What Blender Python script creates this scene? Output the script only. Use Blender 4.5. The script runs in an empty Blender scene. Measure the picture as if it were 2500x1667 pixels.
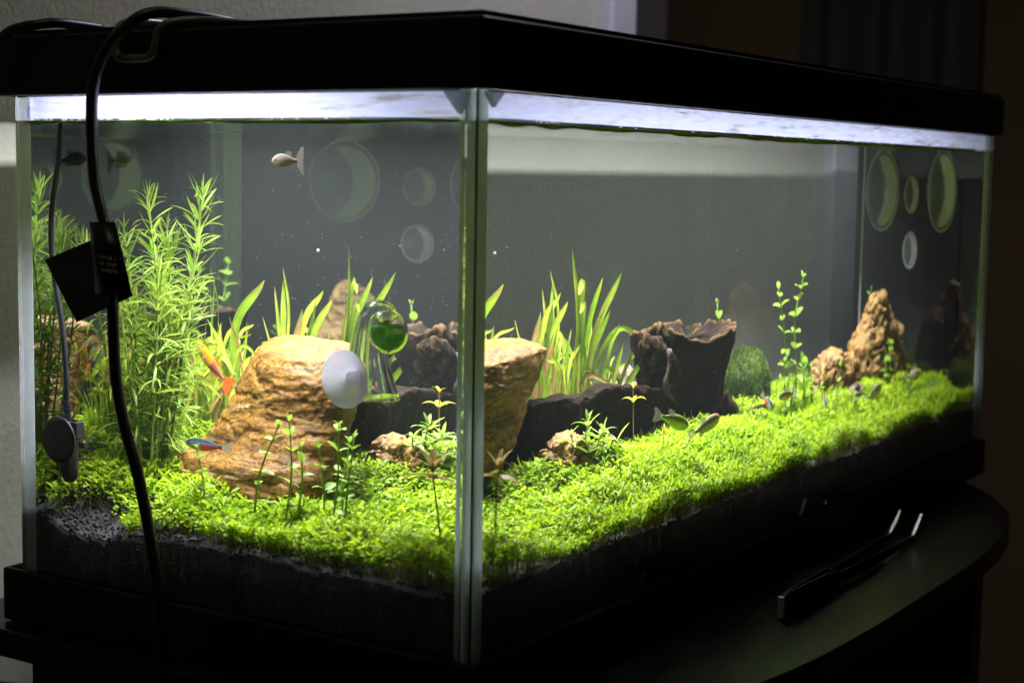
import bpy, math, random
import numpy as np
from mathutils import Matrix, Vector, Quaternion

random.seed(7)
RNG = np.random.default_rng(11)
SC = bpy.context.scene
COL = SC.collection

# ------------------------------------------------------------------ camera
cam_d = bpy.data.cameras.new('camera')
cam = bpy.data.objects.new('camera', cam_d)
COL.objects.link(cam)
cam_d.lens = 56.88
cam_d.sensor_width = 36.0
cam_d.clip_start = 0.02
cam_d.clip_end = 50.0
cam.matrix_world = Matrix(((0.53882528, 0.08032724, -0.83857907, -0.5880),
                           (-0.84226123, 0.0705447, -0.53443378, -0.3939),
                           (0.01622771, 0.99426907, 0.10566779, 0.2509),
                           (0, 0, 0, 1)))
cam_d.dof.use_dof = True
cam_d.dof.focus_distance = 0.90
cam_d.dof.aperture_fstop = 10.0
SC.camera = cam

# ------------------------------------------------------------------ world, room light, added wall light, exposure
world = bpy.data.worlds.new('World')
SC.world = world
world.use_nodes = True
world.node_tree.nodes['Background'].inputs[0].default_value = (0.9, 0.75, 0.55, 1)
world.node_tree.nodes['Background'].inputs[1].default_value = 0.004


def area_lamp(name, loc, target, size, power, color):
    d = bpy.data.lights.new(name, 'AREA')
    d.shape = 'DISK'
    d.size = size
    d.energy = power
    d.color = color
    o = bpy.data.objects.new(name, d)
    COL.objects.link(o)
    o.location = loc
    o.rotation_euler = (Vector(target) - Vector(loc)).to_track_quat('-Z', 'Y').to_euler()
    return o


area_lamp('room_lamp', (-0.55, -0.25, 1.75), (0.1, 0.4, 0.2), 0.35, 1.7, (1.0, 0.93, 0.62))
area_lamp('wall_spill_fill', (0.62, 0.16, 0.85), (0.60, 0.39, 0.34), 0.15, 3.4, (0.83, 0.84, 1.0))  # cool light added above the tank for its lamp's spill on the wall

vs = SC.view_settings
vs.view_transform = 'Standard'
vs.look = 'None'
vs.exposure = 0.2
vs.gamma = 1.0
vs.use_curve_mapping = False
cy = SC.cycles
cy.use_denoising = True
cy.max_bounces = 24
cy.diffuse_bounces = 4
cy.glossy_bounces = 8
cy.transmission_bounces = 16
cy.transparent_max_bounces = 40
cy.volume_bounces = 0
cy.blur_glossy = 0.4
cy.sample_clamp_indirect = 6.0
cy.caustics_reflective = True
cy.caustics_refractive = True

# ------------------------------------------------------------------ helpers
TL, TW, GT = 0.770, 0.3026, 0.006      # tank length, width, glass thickness
Z_RIM, Z_TOP, Z_WATER = 0.030, 0.285, 0.2722
I4 = Matrix.Identity(4)


def vnoise(p, seed=0):
    p = np.asarray(p, float)
    i = np.floor(p).astype(np.int64)
    f = p - i
    f = f * f * (3 - 2 * f)

    def h(a, b, c):
        n = (a * 73856093) ^ (b * 19349663) ^ (c * 83492791) ^ (seed * 2654435)
        n = (n ^ (n >> 13)) * 1274126177 & 0x7fffffff
        n = (n ^ (n >> 15)) & 0xffff
        return n / 65535.0
    x, y, z = i[:, 0], i[:, 1], i[:, 2]
    fx, fy, fz = f[:, 0], f[:, 1], f[:, 2]
    r = 0
    for dx in (0, 1):
        for dy in (0, 1):
            for dz in (0, 1):
                w = (fx if dx else 1 - fx) * (fy if dy else 1 - fy) * (fz if dz else 1 - fz)
                r = r + w * h(x + dx, y + dy, z + dz)
    return r * 2 - 1


def fbm(p, octaves=4, seed=0):
    p = np.asarray(p, float)
    r, a, t = 0, 1.0, 0
    for k in range(octaves):
        r = r + a * vnoise(p * (2.03 ** k) + 17.3 * k, seed + k)
        t += a
        a *= 0.5
    return r / t


def fast_mesh(name, V, F, mats=None, smooth=True, mat_idx=None, col=None):
    """V (n,3), F (m,3) or (m,4) int array or list of lists"""
    me = bpy.data.meshes.new(name)
    if isinstance(F, np.ndarray):
        k = F.shape[1]
        me.vertices.add(len(V))
        me.vertices.foreach_set('co', np.asarray(V, np.float32).ravel())
        me.loops.add(F.size)
        me.loops.foreach_set('vertex_index', F.astype(np.int32).ravel())
        me.polygons.add(len(F))
        me.polygons.foreach_set('loop_start', np.arange(0, F.size, k, dtype=np.int32))
        me.polygons.foreach_set('loop_total', np.full(len(F), k, np.int32))
        me.update(calc_edges=True)
    else:
        me.from_pydata([tuple(v) for v in V], [], F)
    if smooth:
        me.polygons.foreach_set('use_smooth', np.ones(len(me.polygons), bool))
    if mat_idx is not None:
        me.polygons.foreach_set('material_index', np.asarray(mat_idx, np.int32))
    if col is not None:
        at = me.color_attributes.new('Col', 'FLOAT_COLOR', 'POINT')
        c = np.ones((len(V), 4), np.float32)
        c[:, :3] = col
        at.data.foreach_set('color', c.ravel())
    for m in (mats or []):
        me.materials.append(m)
    me.update()
    return me


def link(name, me, parent=None, matrix=None):
    o = bpy.data.objects.new(name, me)
    COL.objects.link(o)
    if matrix is not None:
        o.matrix_basis = matrix
    if parent is not None:
        o.parent = parent
        if parent.parent is None:
            o.matrix_parent_inverse = Matrix.Translation(parent.location).inverted()
    return o


def tag(o, label, cat, group=None, kind=None):
    if label:
        o['label'] = label
    if cat:
        o['category'] = cat
    if group:
        o['group'] = group
    if kind:
        o['kind'] = kind
    return o


def thing(name, label, cat, loc, group=None):
    o = bpy.data.objects.new(name, None)
    o.empty_display_size = 0.01
    COL.objects.link(o)
    o.location = loc
    return tag(o, label, cat, group)


class MB:
    """collects shapes given in world coordinates"""
    def __init__(s):
        s.V, s.F, s.M = [], [], []

    def add(s, V, F, mi=0):
        b = len(s.V)
        s.V += [tuple(v) for v in V]
        s.F += [[i + b for i in f] for f in F]
        s.M += [mi] * len(F)
        return s

    def box(s, a, b, mi=0):
        x0, y0, z0 = a
        x1, y1, z1 = b
        V = [(x0, y0, z0), (x1, y0, z0), (x1, y1, z0), (x0, y1, z0), (x0, y0, z1), (x1, y0, z1), (x1, y1, z1), (x0, y1, z1)]
        F = [(0, 3, 2, 1), (4, 5, 6, 7), (0, 1, 5, 4), (1, 2, 6, 5), (2, 3, 7, 6), (3, 0, 4, 7)]
        return s.add(V, F, mi)

    def tube(s, pts, rad, n=10, mi=0, caps=True, squash=None):
        V, F = tube(pts, rad, n, caps, squash)
        return s.add(V, F, mi)

    def build(s, name, mats, parent=None, smooth=False, bevel=0):
        if not isinstance(mats, (list, tuple)):
            mats = [mats]
        me = fast_mesh(name, s.V, s.F, mats, smooth, s.M)
        o = link(name, me, parent)
        if bevel:
            m = o.modifiers.new('b', 'BEVEL')
            m.width = bevel
            m.segments = 3
            m.limit_method = 'ANGLE'
        return o


def catmull(P, n=8):
    P = [np.array(p, float) for p in P]
    Q = [2 * P[0] - P[1]] + P + [2 * P[-1] - P[-2]]
    out = []
    for i in range(1, len(Q) - 2):
        a, b, c, d = Q[i - 1], Q[i], Q[i + 1], Q[i + 2]
        for k in range(n):
            t = k / n
            out.append(0.5 * (2 * b + (c - a) * t + (2 * a - 5 * b + 4 * c - d) * t * t + (3 * b - a - 3 * c + d) * t ** 3))
    out.append(P[-1])
    return np.array(out)


def frames(pts):
    pts = np.asarray(pts, float)
    T = np.gradient(pts, axis=0)
    T /= np.linalg.norm(T, axis=1)[:, None] + 1e-12
    u = np.array([0, 0, 1.0]) if abs(T[0][2]) < 0.9 else np.array([1.0, 0, 0])
    N = []
    for t in T:
        u = u - t * (u @ t)
        u = u / (np.linalg.norm(u) + 1e-12)
        N.append(u)
    N = np.array(N)
    return T, N, np.cross(T, N)


def tube(pts, rad, n=10, caps=True, squash=None):
    pts = np.asarray(pts, float)
    rad = np.broadcast_to(np.asarray(rad, float), (len(pts),))
    T, N, B = frames(pts)
    a = np.linspace(0, 2 * math.pi, n, endpoint=False)
    V = []
    for p, r, u, b in zip(pts, rad, N, B):
        for t in a:
            V.append(p + r * (math.cos(t) * u + (squash or 1) * math.sin(t) * b))
    F = []
    for i in range(len(pts) - 1):
        for j in range(n):
            k = (j + 1) % n
            F.append((i * n + j, i * n + k, (i + 1) * n + k, (i + 1) * n + j))
    if caps:
        F.append(tuple(range(n - 1, -1, -1)))
        F.append(tuple((len(pts) - 1) * n + j for j in range(n)))
    return V, F


def lathe(prof, n, centre, ax, u, v):
    """prof: (r, h) along axis ax"""
    c, ax, u, v = (np.array(q, float) for q in (centre, ax, u, v))
    V, F = [], []
    for r, h in prof:
        for k in range(n):
            a = 2 * math.pi * k / n
            V.append(c + ax * h + r * (math.cos(a) * u + math.sin(a) * v))
    for i in range(len(prof) - 1):
        for k in range(n):
            F.append([i * n + k, i * n + (k + 1) % n, (i + 1) * n + (k + 1) % n, (i + 1) * n + k])
    F.append(list(range(n - 1, -1, -1)))
    F.append([len(V) - n + k for k in range(n)])
    return V, F


EX, EY, EZ = (1, 0, 0), (0, 1, 0), (0, 0, 1)


# ------------------------------------------------------------------ materials
def new_mat(name):
    m = bpy.data.materials.new(name)
    m.use_nodes = True
    nt = m.node_tree
    nt.nodes.clear()
    out = nt.nodes.new('ShaderNodeOutputMaterial')
    return m, nt, out


def nd(nt, t, **kw):
    n = nt.nodes.new(t)
    for k, v in kw.items():
        if k in n.inputs:
            n.inputs[k].default_value = v
        else:
            setattr(n, k, v)
    return n


def c4(c):
    return (c[0], c[1], c[2], 1.0)


def principled(name, col, rough=0.5, metal=0.0, spec=0.5, noise=None, bump=None, coat=0.0):
    m, nt, out = new_mat(name)
    p = nd(nt, 'ShaderNodeBsdfPrincipled')
    p.inputs['Base Color'].default_value = c4(col)
    p.inputs['Roughness'].default_value = rough
    p.inputs['Metallic'].default_value = metal
    p.inputs['Specular IOR Level'].default_value = spec
    p.inputs['Coat Weight'].default_value = coat
    nt.links.new(p.outputs[0], out.inputs['Surface'])
    g = nd(nt, 'ShaderNodeNewGeometry')
    if noise:
        sc, col2, lo, hi = noise
        n = nd(nt, 'ShaderNodeTexNoise')
        n.inputs['Scale'].default_value = sc
        n.inputs['Detail'].default_value = 6
        nt.links.new(g.outputs['Position'], n.inputs['Vector'])
        r = nd(nt, 'ShaderNodeMapRange')
        r.inputs['From Min'].default_value = lo
        r.inputs['From Max'].default_value = hi
        nt.links.new(n.outputs['Fac'], r.inputs['Value'])
        mx = nd(nt, 'ShaderNodeMix', data_type='RGBA')
        mx.inputs[6].default_value = c4(col)
        mx.inputs[7].default_value = c4(col2)
        nt.links.new(r.outputs[0], mx.inputs[0])
        nt.links.new(mx.outputs[2], p.inputs['Base Color'])
    if bump:
        sc, st, dist = bump
        n = nd(nt, 'ShaderNodeTexNoise')
        n.inputs['Scale'].default_value = sc
        n.inputs['Detail'].default_value = 5
        nt.links.new(g.outputs['Position'], n.inputs['Vector'])
        b = nd(nt, 'ShaderNodeBump')
        b.inputs['Strength'].default_value = st
        b.inputs['Distance'].default_value = dist
        nt.links.new(n.outputs['Fac'], b.inputs['Height'])
        nt.links.new(b.outputs[0], p.inputs['Normal'])
    return m


def glass(name, ior, col=(1, 1, 1), rough=0.0):
    m, nt, out = new_mat(name)
    g = nd(nt, 'ShaderNodeBsdfGlass')
    g.inputs['Color'].default_value = c4(col)
    g.inputs['IOR'].default_value = ior
    g.inputs['Roughness'].default_value = rough
    nt.links.new(g.outputs[0], out.inputs['Surface'])
    return m


def fresnel_clear(name, ior, tint=(1, 1, 1), bump=None, mirror=(1, 1, 1)):
    """clear sheet: mirror by Fresnel, otherwise see-through"""
    m, nt, out = new_mat(name)
    t = nd(nt, 'ShaderNodeBsdfTransparent')
    t.inputs[0].default_value = c4(tint)
    g = nd(nt, 'ShaderNodeBsdfGlossy')
    g.inputs['Color'].default_value = c4(mirror)
    g.inputs['Roughness'].default_value = 0.0
    f = nd(nt, 'ShaderNodeFresnel')
    f.inputs['IOR'].default_value = ior
    mx = nd(nt, 'ShaderNodeMixShader')
    if bump:
        ge = nd(nt, 'ShaderNodeNewGeometry')
        n = nd(nt, 'ShaderNodeTexNoise')
        n.inputs['Scale'].default_value = bump[0]
        n.inputs['Detail'].default_value = 2
        nt.links.new(ge.outputs['Position'], n.inputs['Vector'])
        b = nd(nt, 'ShaderNodeBump')
        b.inputs['Strength'].default_value = bump[1]
        b.inputs['Distance'].default_value = bump[2]
        nt.links.new(n.outputs['Fac'], b.inputs['Height'])
        nt.links.new(b.outputs[0], g.inputs['Normal'])
        nt.links.new(b.outputs[0], f.inputs['Normal'])
    nt.links.new(f.outputs[0], mx.inputs[0])
    nt.links.new(t.outputs[0], mx.inputs[1])
    nt.links.new(g.outputs[0], mx.inputs[2])
    nt.links.new(mx.outputs[0], out.inputs['Surface'])
    return m, nt, out


def leaf_mat(name, c1, c2, transl=0.35, scale=60, rough=0.45, attr=False, spec=0.4):
    m, nt, out = new_mat(name)
    p = nd(nt, 'ShaderNodeBsdfPrincipled')
    p.inputs['Roughness'].default_value = rough
    p.inputs['Specular IOR Level'].default_value = spec
    tr = nd(nt, 'ShaderNodeBsdfTranslucent')
    mx = nd(nt, 'ShaderNodeMixShader')
    mx.inputs[0].default_value = transl
    if attr:
        a = nd(nt, 'ShaderNodeAttribute', attribute_name='Col')
        src = a.outputs['Color']
    else:
        g = nd(nt, 'ShaderNodeNewGeometry')
        n = nd(nt, 'ShaderNodeTexNoise')
        n.inputs['Scale'].default_value = scale
        n.inputs['Detail'].default_value = 3
        nt.links.new(g.outputs['Position'], n.inputs['Vector'])
        oi = nd(nt, 'ShaderNodeObjectInfo')
        ad = nd(nt, 'ShaderNodeMath', operation='MULTIPLY_ADD')
        ad.inputs[1].default_value = 0.45
        nt.links.new(oi.outputs['Random'], ad.inputs[0])
        nt.links.new(n.outputs['Fac'], ad.inputs[2])
        r = nd(nt, 'ShaderNodeMapRange')
        r.inputs['From Min'].default_value = 0.4
        r.inputs['From Max'].default_value = 1.05
        nt.links.new(ad.outputs[0], r.inputs['Value'])
        mc = nd(nt, 'ShaderNodeMix', data_type='RGBA')
        mc.inputs[6].default_value = c4(c1)
        mc.inputs[7].default_value = c4(c2)
        nt.links.new(r.outputs[0], mc.inputs[0])
        src = mc.outputs[2]
    nt.links.new(src, p.inputs['Base Color'])
    nt.links.new(src, tr.inputs[0])
    nt.links.new(p.outputs[0], mx.inputs[1])
    nt.links.new(tr.outputs[0], mx.inputs[2])
    nt.links.new(mx.outputs[0], out.inputs['Surface'])
    return m


def milky(name, col, transp, rough=0.4):
    """silicone and frosted rubber: scatters light to both sides, partly see-through"""
    m, nt, out = new_mat(name)
    d = nd(nt, 'ShaderNodeBsdfPrincipled')
    d.inputs['Base Color'].default_value = c4(col)
    d.inputs['Roughness'].default_value = rough
    t = nd(nt, 'ShaderNodeBsdfTranslucent')
    t.inputs[0].default_value = c4(col)
    x = nd(nt, 'ShaderNodeBsdfTransparent')
    m1 = nd(nt, 'ShaderNodeMixShader')
    m1.inputs[0].default_value = 0.5
    m2 = nd(nt, 'ShaderNodeMixShader')
    m2.inputs[0].default_value = transp
    nt.links.new(d.outputs[0], m1.inputs[1])
    nt.links.new(t.outputs[0], m1.inputs[2])
    nt.links.new(m1.outputs[0], m2.inputs[1])
    nt.links.new(x.outputs[0], m2.inputs[2])
    nt.links.new(m2.outputs[0], out.inputs['Surface'])
    return m


M = {}
M['glass'] = glass('tank_glass', 1.50, (0.985, 0.995, 0.99))
M['glass_wet'] = glass('tank_glass_wet', 1.125, (1, 1, 1))
M['black_plastic'] = principled('black_plastic', (0.006, 0.006, 0.007), 0.38, spec=0.22, bump=(900, 0.05, 0.0005))
M['silicone'] = milky('silicone', (0.86, 0.89, 0.97), 0.25)
M['bond'] = milky('silicone_bond', (0.62, 0.72, 0.70), 0.15)
M['soil'] = principled('aquarium_soil', (0.0045, 0.004, 0.0052), 0.8, noise=(320, (0.014, 0.0125, 0.015), 0.4, 0.75), bump=(900, 0.8, 0.001))
M['cord'] = principled('black_rubber', (0.008, 0.008, 0.010), 0.42, spec=0.45)
M['tag'] = principled('tag_black', (0.004, 0.004, 0.004), 0.3, spec=0.4)
M['print'] = principled('tag_print', (0.45, 0.45, 0.45), 0.6)
M['wall'] = principled('painted_plaster', (0.36, 0.34, 0.29), 0.85, noise=(6, (0.31, 0.295, 0.25), 0.35, 0.7), bump=(220, 0.35, 0.002))
M['casing'] = principled('painted_wood', (0.42, 0.41, 0.45), 0.5)
M['far'] = principled('far_wall_paint', (0.16, 0.10, 0.055), 0.9)
M['table'] = principled('dark_veneer', (0.004, 0.0032, 0.0032), 0.28, spec=0.36, noise=(25, (0.010, 0.008, 0.0075), 0.45, 0.8), bump=(700, 0.05, 0.0006))
M['steel'] = principled('brushed_steel', (0.8, 0.8, 0.86), 0.42, metal=1.0)
M['steel_dark'] = principled('dark_steel', (0.06, 0.06, 0.065), 0.35, metal=1.0)

# ------------------------------------------------------------------ setting: walls, table
tag(MB().box((-2.5, 0.385, -0.9), (0.772, 0.50, 2.2)).build('wall', M['wall']), None, None, kind='structure')
casing = tag(MB().box((0.772, 0.366, -0.9), (0.822, 0.50, 2.2)).build('door_casing', M['casing'], bevel=0.004), None, None, kind='structure')
jamb = tag(MB().box((0.822, 0.40, -0.9), (0.835, 0.62, 2.2)).build('door_jamb', M['casing']), None, None, kind='structure')
tag(MB().box((0.90, 0.62, -0.9), (1.325, 0.66, 2.2)).build('passage_wall', principled('passage_paint', (0.12, 0.11, 0.115), 0.7)), None, None, kind='structure')
tag(MB().box((1.325, 0.63, -0.9), (1.395, 0.67, 2.2)).build('door_jamb', principled('brown_wood', (0.16, 0.14, 0.13), 0.6)), None, None, kind='structure')
tag(MB().box((2.25, -1.2, -0.9), (2.33, 2.6, 2.6)).build('far_wall', M['far']), None, None, kind='structure')


def curtain():
    n = 90
    y = np.linspace(0.44, 0.76, n)
    x = 2.17 + 0.028 * np.sin(y * 62) + 0.012 * np.sin(y * 23 + 1)
    V = [(a + d, b, z) for d in (0.0, 0.004) for a, b in zip(x, y) for z in (-0.9, 2.2)]
    F = []
    for k in range(n - 1):
        i, j = 2 * k, 2 * k + 2 * n
        F += [[i, i + 1, i + 3, i + 2], [j, j + 2, j + 3, j + 1]]
    tag(MB().add(V, F).build('curtain', principled('dark_cloth', (0.07, 0.065, 0.05), 0.9), smooth=True), 'dark curtain with vertical folds far behind the right end of the lid', 'curtain')


curtain()
area_lamp('far_wall_fill', (1.75, 0.9, 1.9), (2.25, 0.7, 0.6), 0.3, 0.25, (1.0, 0.78, 0.5))  # unseen warm light added to lift the far wall and curtain


def bow_table():
    t = thing('tank_stand', 'dark wood stand with bowed front edge under the aquarium', 'stand', (0.37, 0.15, -0.6))
    xs = np.linspace(-0.017, 0.765, 60)
    pts = [(-0.017, 0.345)]
    for x in xs:
        u = (x - 0.355) / 0.372
        y = -0.0935 + 0.0125 * abs(u) ** 2 + 0.078 * abs(u) ** 4.2
        pts.append((x, y))
    pts += [(0.765, 0.345)]
    n = len(pts)
    V = [(x, y, 0.0) for x, y in pts] + [(x, y, -0.0152) for x, y in pts]
    F = [tuple(range(n)), tuple(range(2 * n - 1, n - 1, -1))]
    F += [(i, i + n, (i + 1) % n + n, (i + 1) % n) for i in range(n)]
    MB().add(V, F).build('table_top', M['table'], t, bevel=0.0011)
    MB().box((-0.013, -0.012, -0.6), (0.012, 0.274, -0.0156)).build('side_panel', M['table'], t)
    MB().box((0.735, -0.012, -0.6), (0.76, 0.274, -0.0156)).build('side_panel', M['table'], t)
    MB().box((0.0125, 0.255, -0.6), (0.7345, 0.265, -0.0156)).build('back_panel', M['table'], t)
    MB().box((0.0125, -0.012, -0.45), (0.7345, 0.2545, -0.43)).build('shelf', M['table'], t)
    return t


bow_table()

# ------------------------------------------------------------------ aquarium
tank = thing('aquarium', 'glass aquarium with black rims on a dark stand', 'aquarium', (TL / 2, TW / 2, 0.001))


def pane(name, axis, outer, inner, u0, u1, clear=None):
    """a sheet of glass whose inner side is wet below the water line; axis 0/1 = thickness direction"""
    z0, z1 = 0.004, 0.300
    sgn = 1 if inner > outer else -1

    def P(d, u, z):
        return (d, u, z) if axis == 0 else (u, d, z)
    V = [P(outer, u0, z0), P(outer, u1, z0), P(outer, u1, z1), P(outer, u0, z1),
         P(inner, u0, z0), P(inner, u1, z0), P(inner, u1, Z_WATER), P(inner, u0, Z_WATER), P(inner, u1, z1), P(inner, u0, z1)]
    us = 0.0118
    V += [P(inner, us, z0), P(inner, us, Z_WATER), P(inner, us, z1)]
    # the strip next to the near corner is bedded in silicone
    F = [[0, 1, 2, 3], [10, 11, 6, 5], [11, 12, 8, 6], [4, 7, 11, 10], [7, 9, 12, 11], [0, 4, 10, 5, 1], [3, 2, 8, 12, 9], [1, 5, 6, 8, 2], [0, 3, 9, 7, 4]]
    mi = [0, 1, 0, 2, 2, 0, 0, 0, 0]
    cen = np.mean(np.array(V), 0)
    A = np.array(V)
    F2 = []
    for f in F:
        p = A[f]
        nrm = np.cross(p[1] - p[0], p[2] - p[0])
        F2.append(f if nrm @ (p.mean(0) - cen) > 0 else f[::-1])
    me = fast_mesh(name, V, F2, clear or [M['glass'], M['glass_wet'], M['bond']], False, mi)
    return link(name, me, tank)


M['far_glass'] = fresnel_clear('far_glass', 1.333, (0.57, 0.60, 0.58), mirror=(0.46, 0.50, 0.49))[0]
M['dry_glass'] = fresnel_clear('dry_glass', 1.12, (0.97, 0.98, 0.98))[0]
pane('glass_pane', 1, 0.0, GT, 0.0, TL)['label'] = 'long front pane'
pane('glass_pane', 0, 0.0, GT, GT + 0.0008, TW - GT - 0.0008)['label'] = 'short end pane beside the hanging cord'


def clear_pane(name, axis, d, u0, u1, label):
    # far panes: wet side tinted below the water line, dimming the wall light and reflections
    z0, z1, t = 0.004, 0.300, 0.0029

    def P(q, u, z):
        return (q, u, z) if axis == 0 else (u, q, z)
    V = [P(q, u, z) for q in (d, d + t) for z in (z0, Z_WATER, z1) for u in (u0, u1)]
    F = [[0, 1, 3, 2], [2, 3, 5, 4], [6, 7, 9, 8], [8, 9, 11, 10], [0, 1, 7, 6], [4, 5, 11, 10], [0, 2, 8, 6], [2, 4, 10, 8], [1, 3, 9, 7], [3, 5, 11, 9]]
    mi = [0, 1, 2, 2, 2, 2, 2, 2, 2, 2]
    A = np.array(V)
    cen = A.mean(0)
    F2 = []
    for k, f in enumerate(F):
        p = A[f]
        nrm = np.cross(p[1] - p[0], p[2] - p[0])
        out = nrm @ (p.mean(0) - cen) > 0
        if k == 0:
            out = not out          # the water lies behind this face
        F2.append(f if out else f[::-1])
    o = link(name, fast_mesh(name, V, F2, [M['far_glass'], M['dry_glass'], M['dry_glass']], False, mi), tank)
    o['label'] = label
    return o


clear_pane('glass_pane', 1, TW - 0.003, GT, TL - 0.003, 'long back pane')
clear_pane('glass_pane', 0, TL - 0.003, GT + 0.005, TW - 0.0035, 'far end pane')
MB().box((GT + 0.001, GT + 0.001, 0.006), (TL - GT, TW - GT, 0.012)).build('base_pane', M['glass'], tank)


def bead(x, y, sx, sy, r=0.0055):
    pts = [(0, 0)] + [(r * math.cos(a) ** 1.0, r * math.sin(a)) for a in np.linspace(0, math.pi / 2, 7)]
    # concave fillet
    pts = [(0, 0), (r, 0)] + [(r - r * math.sin(a) * 0.72, r - r * math.cos(a) * 0.72) for a in np.linspace(0.25, math.pi / 2 - 0.25, 5)] + [(0, r)]
    n = len(pts)
    V = [(x + sx * p, y + sy * q, z) for z in (0.013, 0.2845) for p, q in pts]
    F = [list(range(n)), list(range(2 * n - 1, n - 1, -1))] + [[i, (i + 1) % n, (i + 1) % n + n, i + n] for i in range(n)]
    return MB().add(V, F).build('silicone_bead', M['silicone'], tank)


e = 0.0002
bead(GT + e, GT + e, 1, 1)
bead(GT + e, TW - 0.0034, 1, -1, 0.011)
bead(TL - 0.0034, GT + e, -1, 1, 0.012)
bead(TL - 0.0034, TW - 0.0034, -1, -1, 0.0018)
MB().box((TL - 0.0062, GT + 0.0003, 0.013), (TL - 0.0006, GT + 0.0042, 0.2845)).build('silicone_bead', M['silicone'], tank)


def ring(name, a, b, z0, z1, over, inset, bevel, mat):
    m = MB()
    x0, y0, x1, y1 = -over, -over, TL + over, TW + over
    V, F = [], []
    o = [(x0, y0), (x1, y0), (x1, y1), (x0, y1)]
    i = [(inset, inset), (TL - inset, inset), (TL - inset, TW - inset), (inset, TW - inset)]
    for z in (z0, z1):
        V += [(p[0], p[1], z) for p in o] + [(p[0], p[1], z) for p in i]
    for k in range(4):
        j = (k + 1) % 4
        F += [[k, j, 8 + j, 8 + k], [4 + j, 4 + k, 12 + k, 12 + j], [8 + k, 8 + j, 12 + j, 12 + k], [j, k, 4 + k, 4 + j]]
    return m.add(V, F).build(name, mat, tank, bevel=bevel)


ring('bottom_rim', 0, 0, 0.0008, Z_RIM, 0.0045, -0.0006, 0.0015, M['black_plastic'])
ring('top_rim', 0, 0, Z_TOP, 0.3162, 0.0065, -0.0006, 0.002, M['black_plastic'])


# lime scale film above the water line on the inside of the two near panes
def film_mat():
    m, nt, out = new_mat('limescale')
    g = nd(nt, 'ShaderNodeNewGeometry')
    mp = nd(nt, 'ShaderNodeMapping')
    mp.inputs['Scale'].default_value = (28, 28, 260)
    n = nd(nt, 'ShaderNodeTexNoise')
    n.inputs['Scale'].default_value = 1.0
    n.inputs['Detail'].default_value = 7
    n.inputs['Roughness'].default_value = 0.62
    r = nd(nt, 'ShaderNodeMapRange')
    r.inputs['From Min'].default_value = 0.33
    r.inputs['From Max'].default_value = 0.58
    r.inputs['To Min'].default_value = 0.22
    r.inputs['To Max'].default_value = 0.92
    t = nd(nt, 'ShaderNodeBsdfTransparent')
    d = nd(nt, 'ShaderNodeBsdfTranslucent')
    d.inputs[0].default_value = (0.66, 0.67, 0.88, 1)
    mx = nd(nt, 'ShaderNodeMixShader')
    nt.links.new(g.outputs['Position'], mp.inputs['Vector'])
    nt.links.new(mp.outputs[0], n.inputs['Vector'])
    nt.links.new(n.outputs['Fac'], r.inputs['Value'])
    nt.links.new(r.outputs[0], mx.inputs[0])
    nt.links.new(t.outputs[0], mx.inputs[1])
    nt.links.new(d.outputs[0], mx.inputs[2])
    nt.links.new(mx.outputs[0], out.inputs['Surface'])
    return m


M['film'] = film_mat()
M['algae'] = leaf_mat('algae', (0.16, 0.30, 0.01), (0.34, 0.42, 0.03), 0.6, 90)


def wavy_strip(name, mat, zlo, zhi, amp_lo, amp_hi, off, thick, axis, a, b, seed):
    n = int((b - a) / 0.003)
    u = np.linspace(a, b, n)
    lo = zlo + amp_lo * fbm(np.c_[u * 60, u * 0, u * 0 + seed], 3, seed)
    hi = zhi + amp_hi * fbm(np.c_[u * 45, u * 0 + 5, u * 0 + seed], 3, seed + 3)
    V = []
    for d in (off, off + thick):
        for k in range(n):
            for z in (lo[k], hi[k]):
                V.append((d, u[k], z) if axis == 0 else (u[k], d, z))
    F = []
    for k in range(n - 1):
        i = 2 * k
        j = i + 2 * n
        F += [[i, i + 2, i + 3, i + 1], [j, j + 1, j + 3, j + 2], [i, j, j + 2, i + 2], [i + 1, i + 3, j + 3, j + 1]]
    return link(name, fast_mesh(name, V, F, [mat], False), tank)


wavy_strip('limescale_film', M['film'], Z_WATER + 0.0012, 0.2848, 0.0002, 0.0, GT + 0.0002, 0.0002, 1, 0.012, TL - 0.012, 1)
wavy_strip('limescale_film', M['film'], Z_WATER + 0.0012, 0.2848, 0.0002, 0.0, GT + 0.0002, 0.0002, 0, 0.012, TW - 0.012, 2)
wavy_strip('algae_line', M['algae'], Z_WATER - 0.0020, Z_WATER + 0.0001, 0.0012, 0.0005, GT + 0.0003, 0.0004, 1, 0.012, TL - 0.012, 3)
wavy_strip('algae_line', M['algae'], Z_WATER - 0.0013, Z_WATER + 0.0001, 0.0009, 0.0004, GT + 0.0003, 0.0004, 0, 0.012, TW - 0.010, 4)

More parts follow.
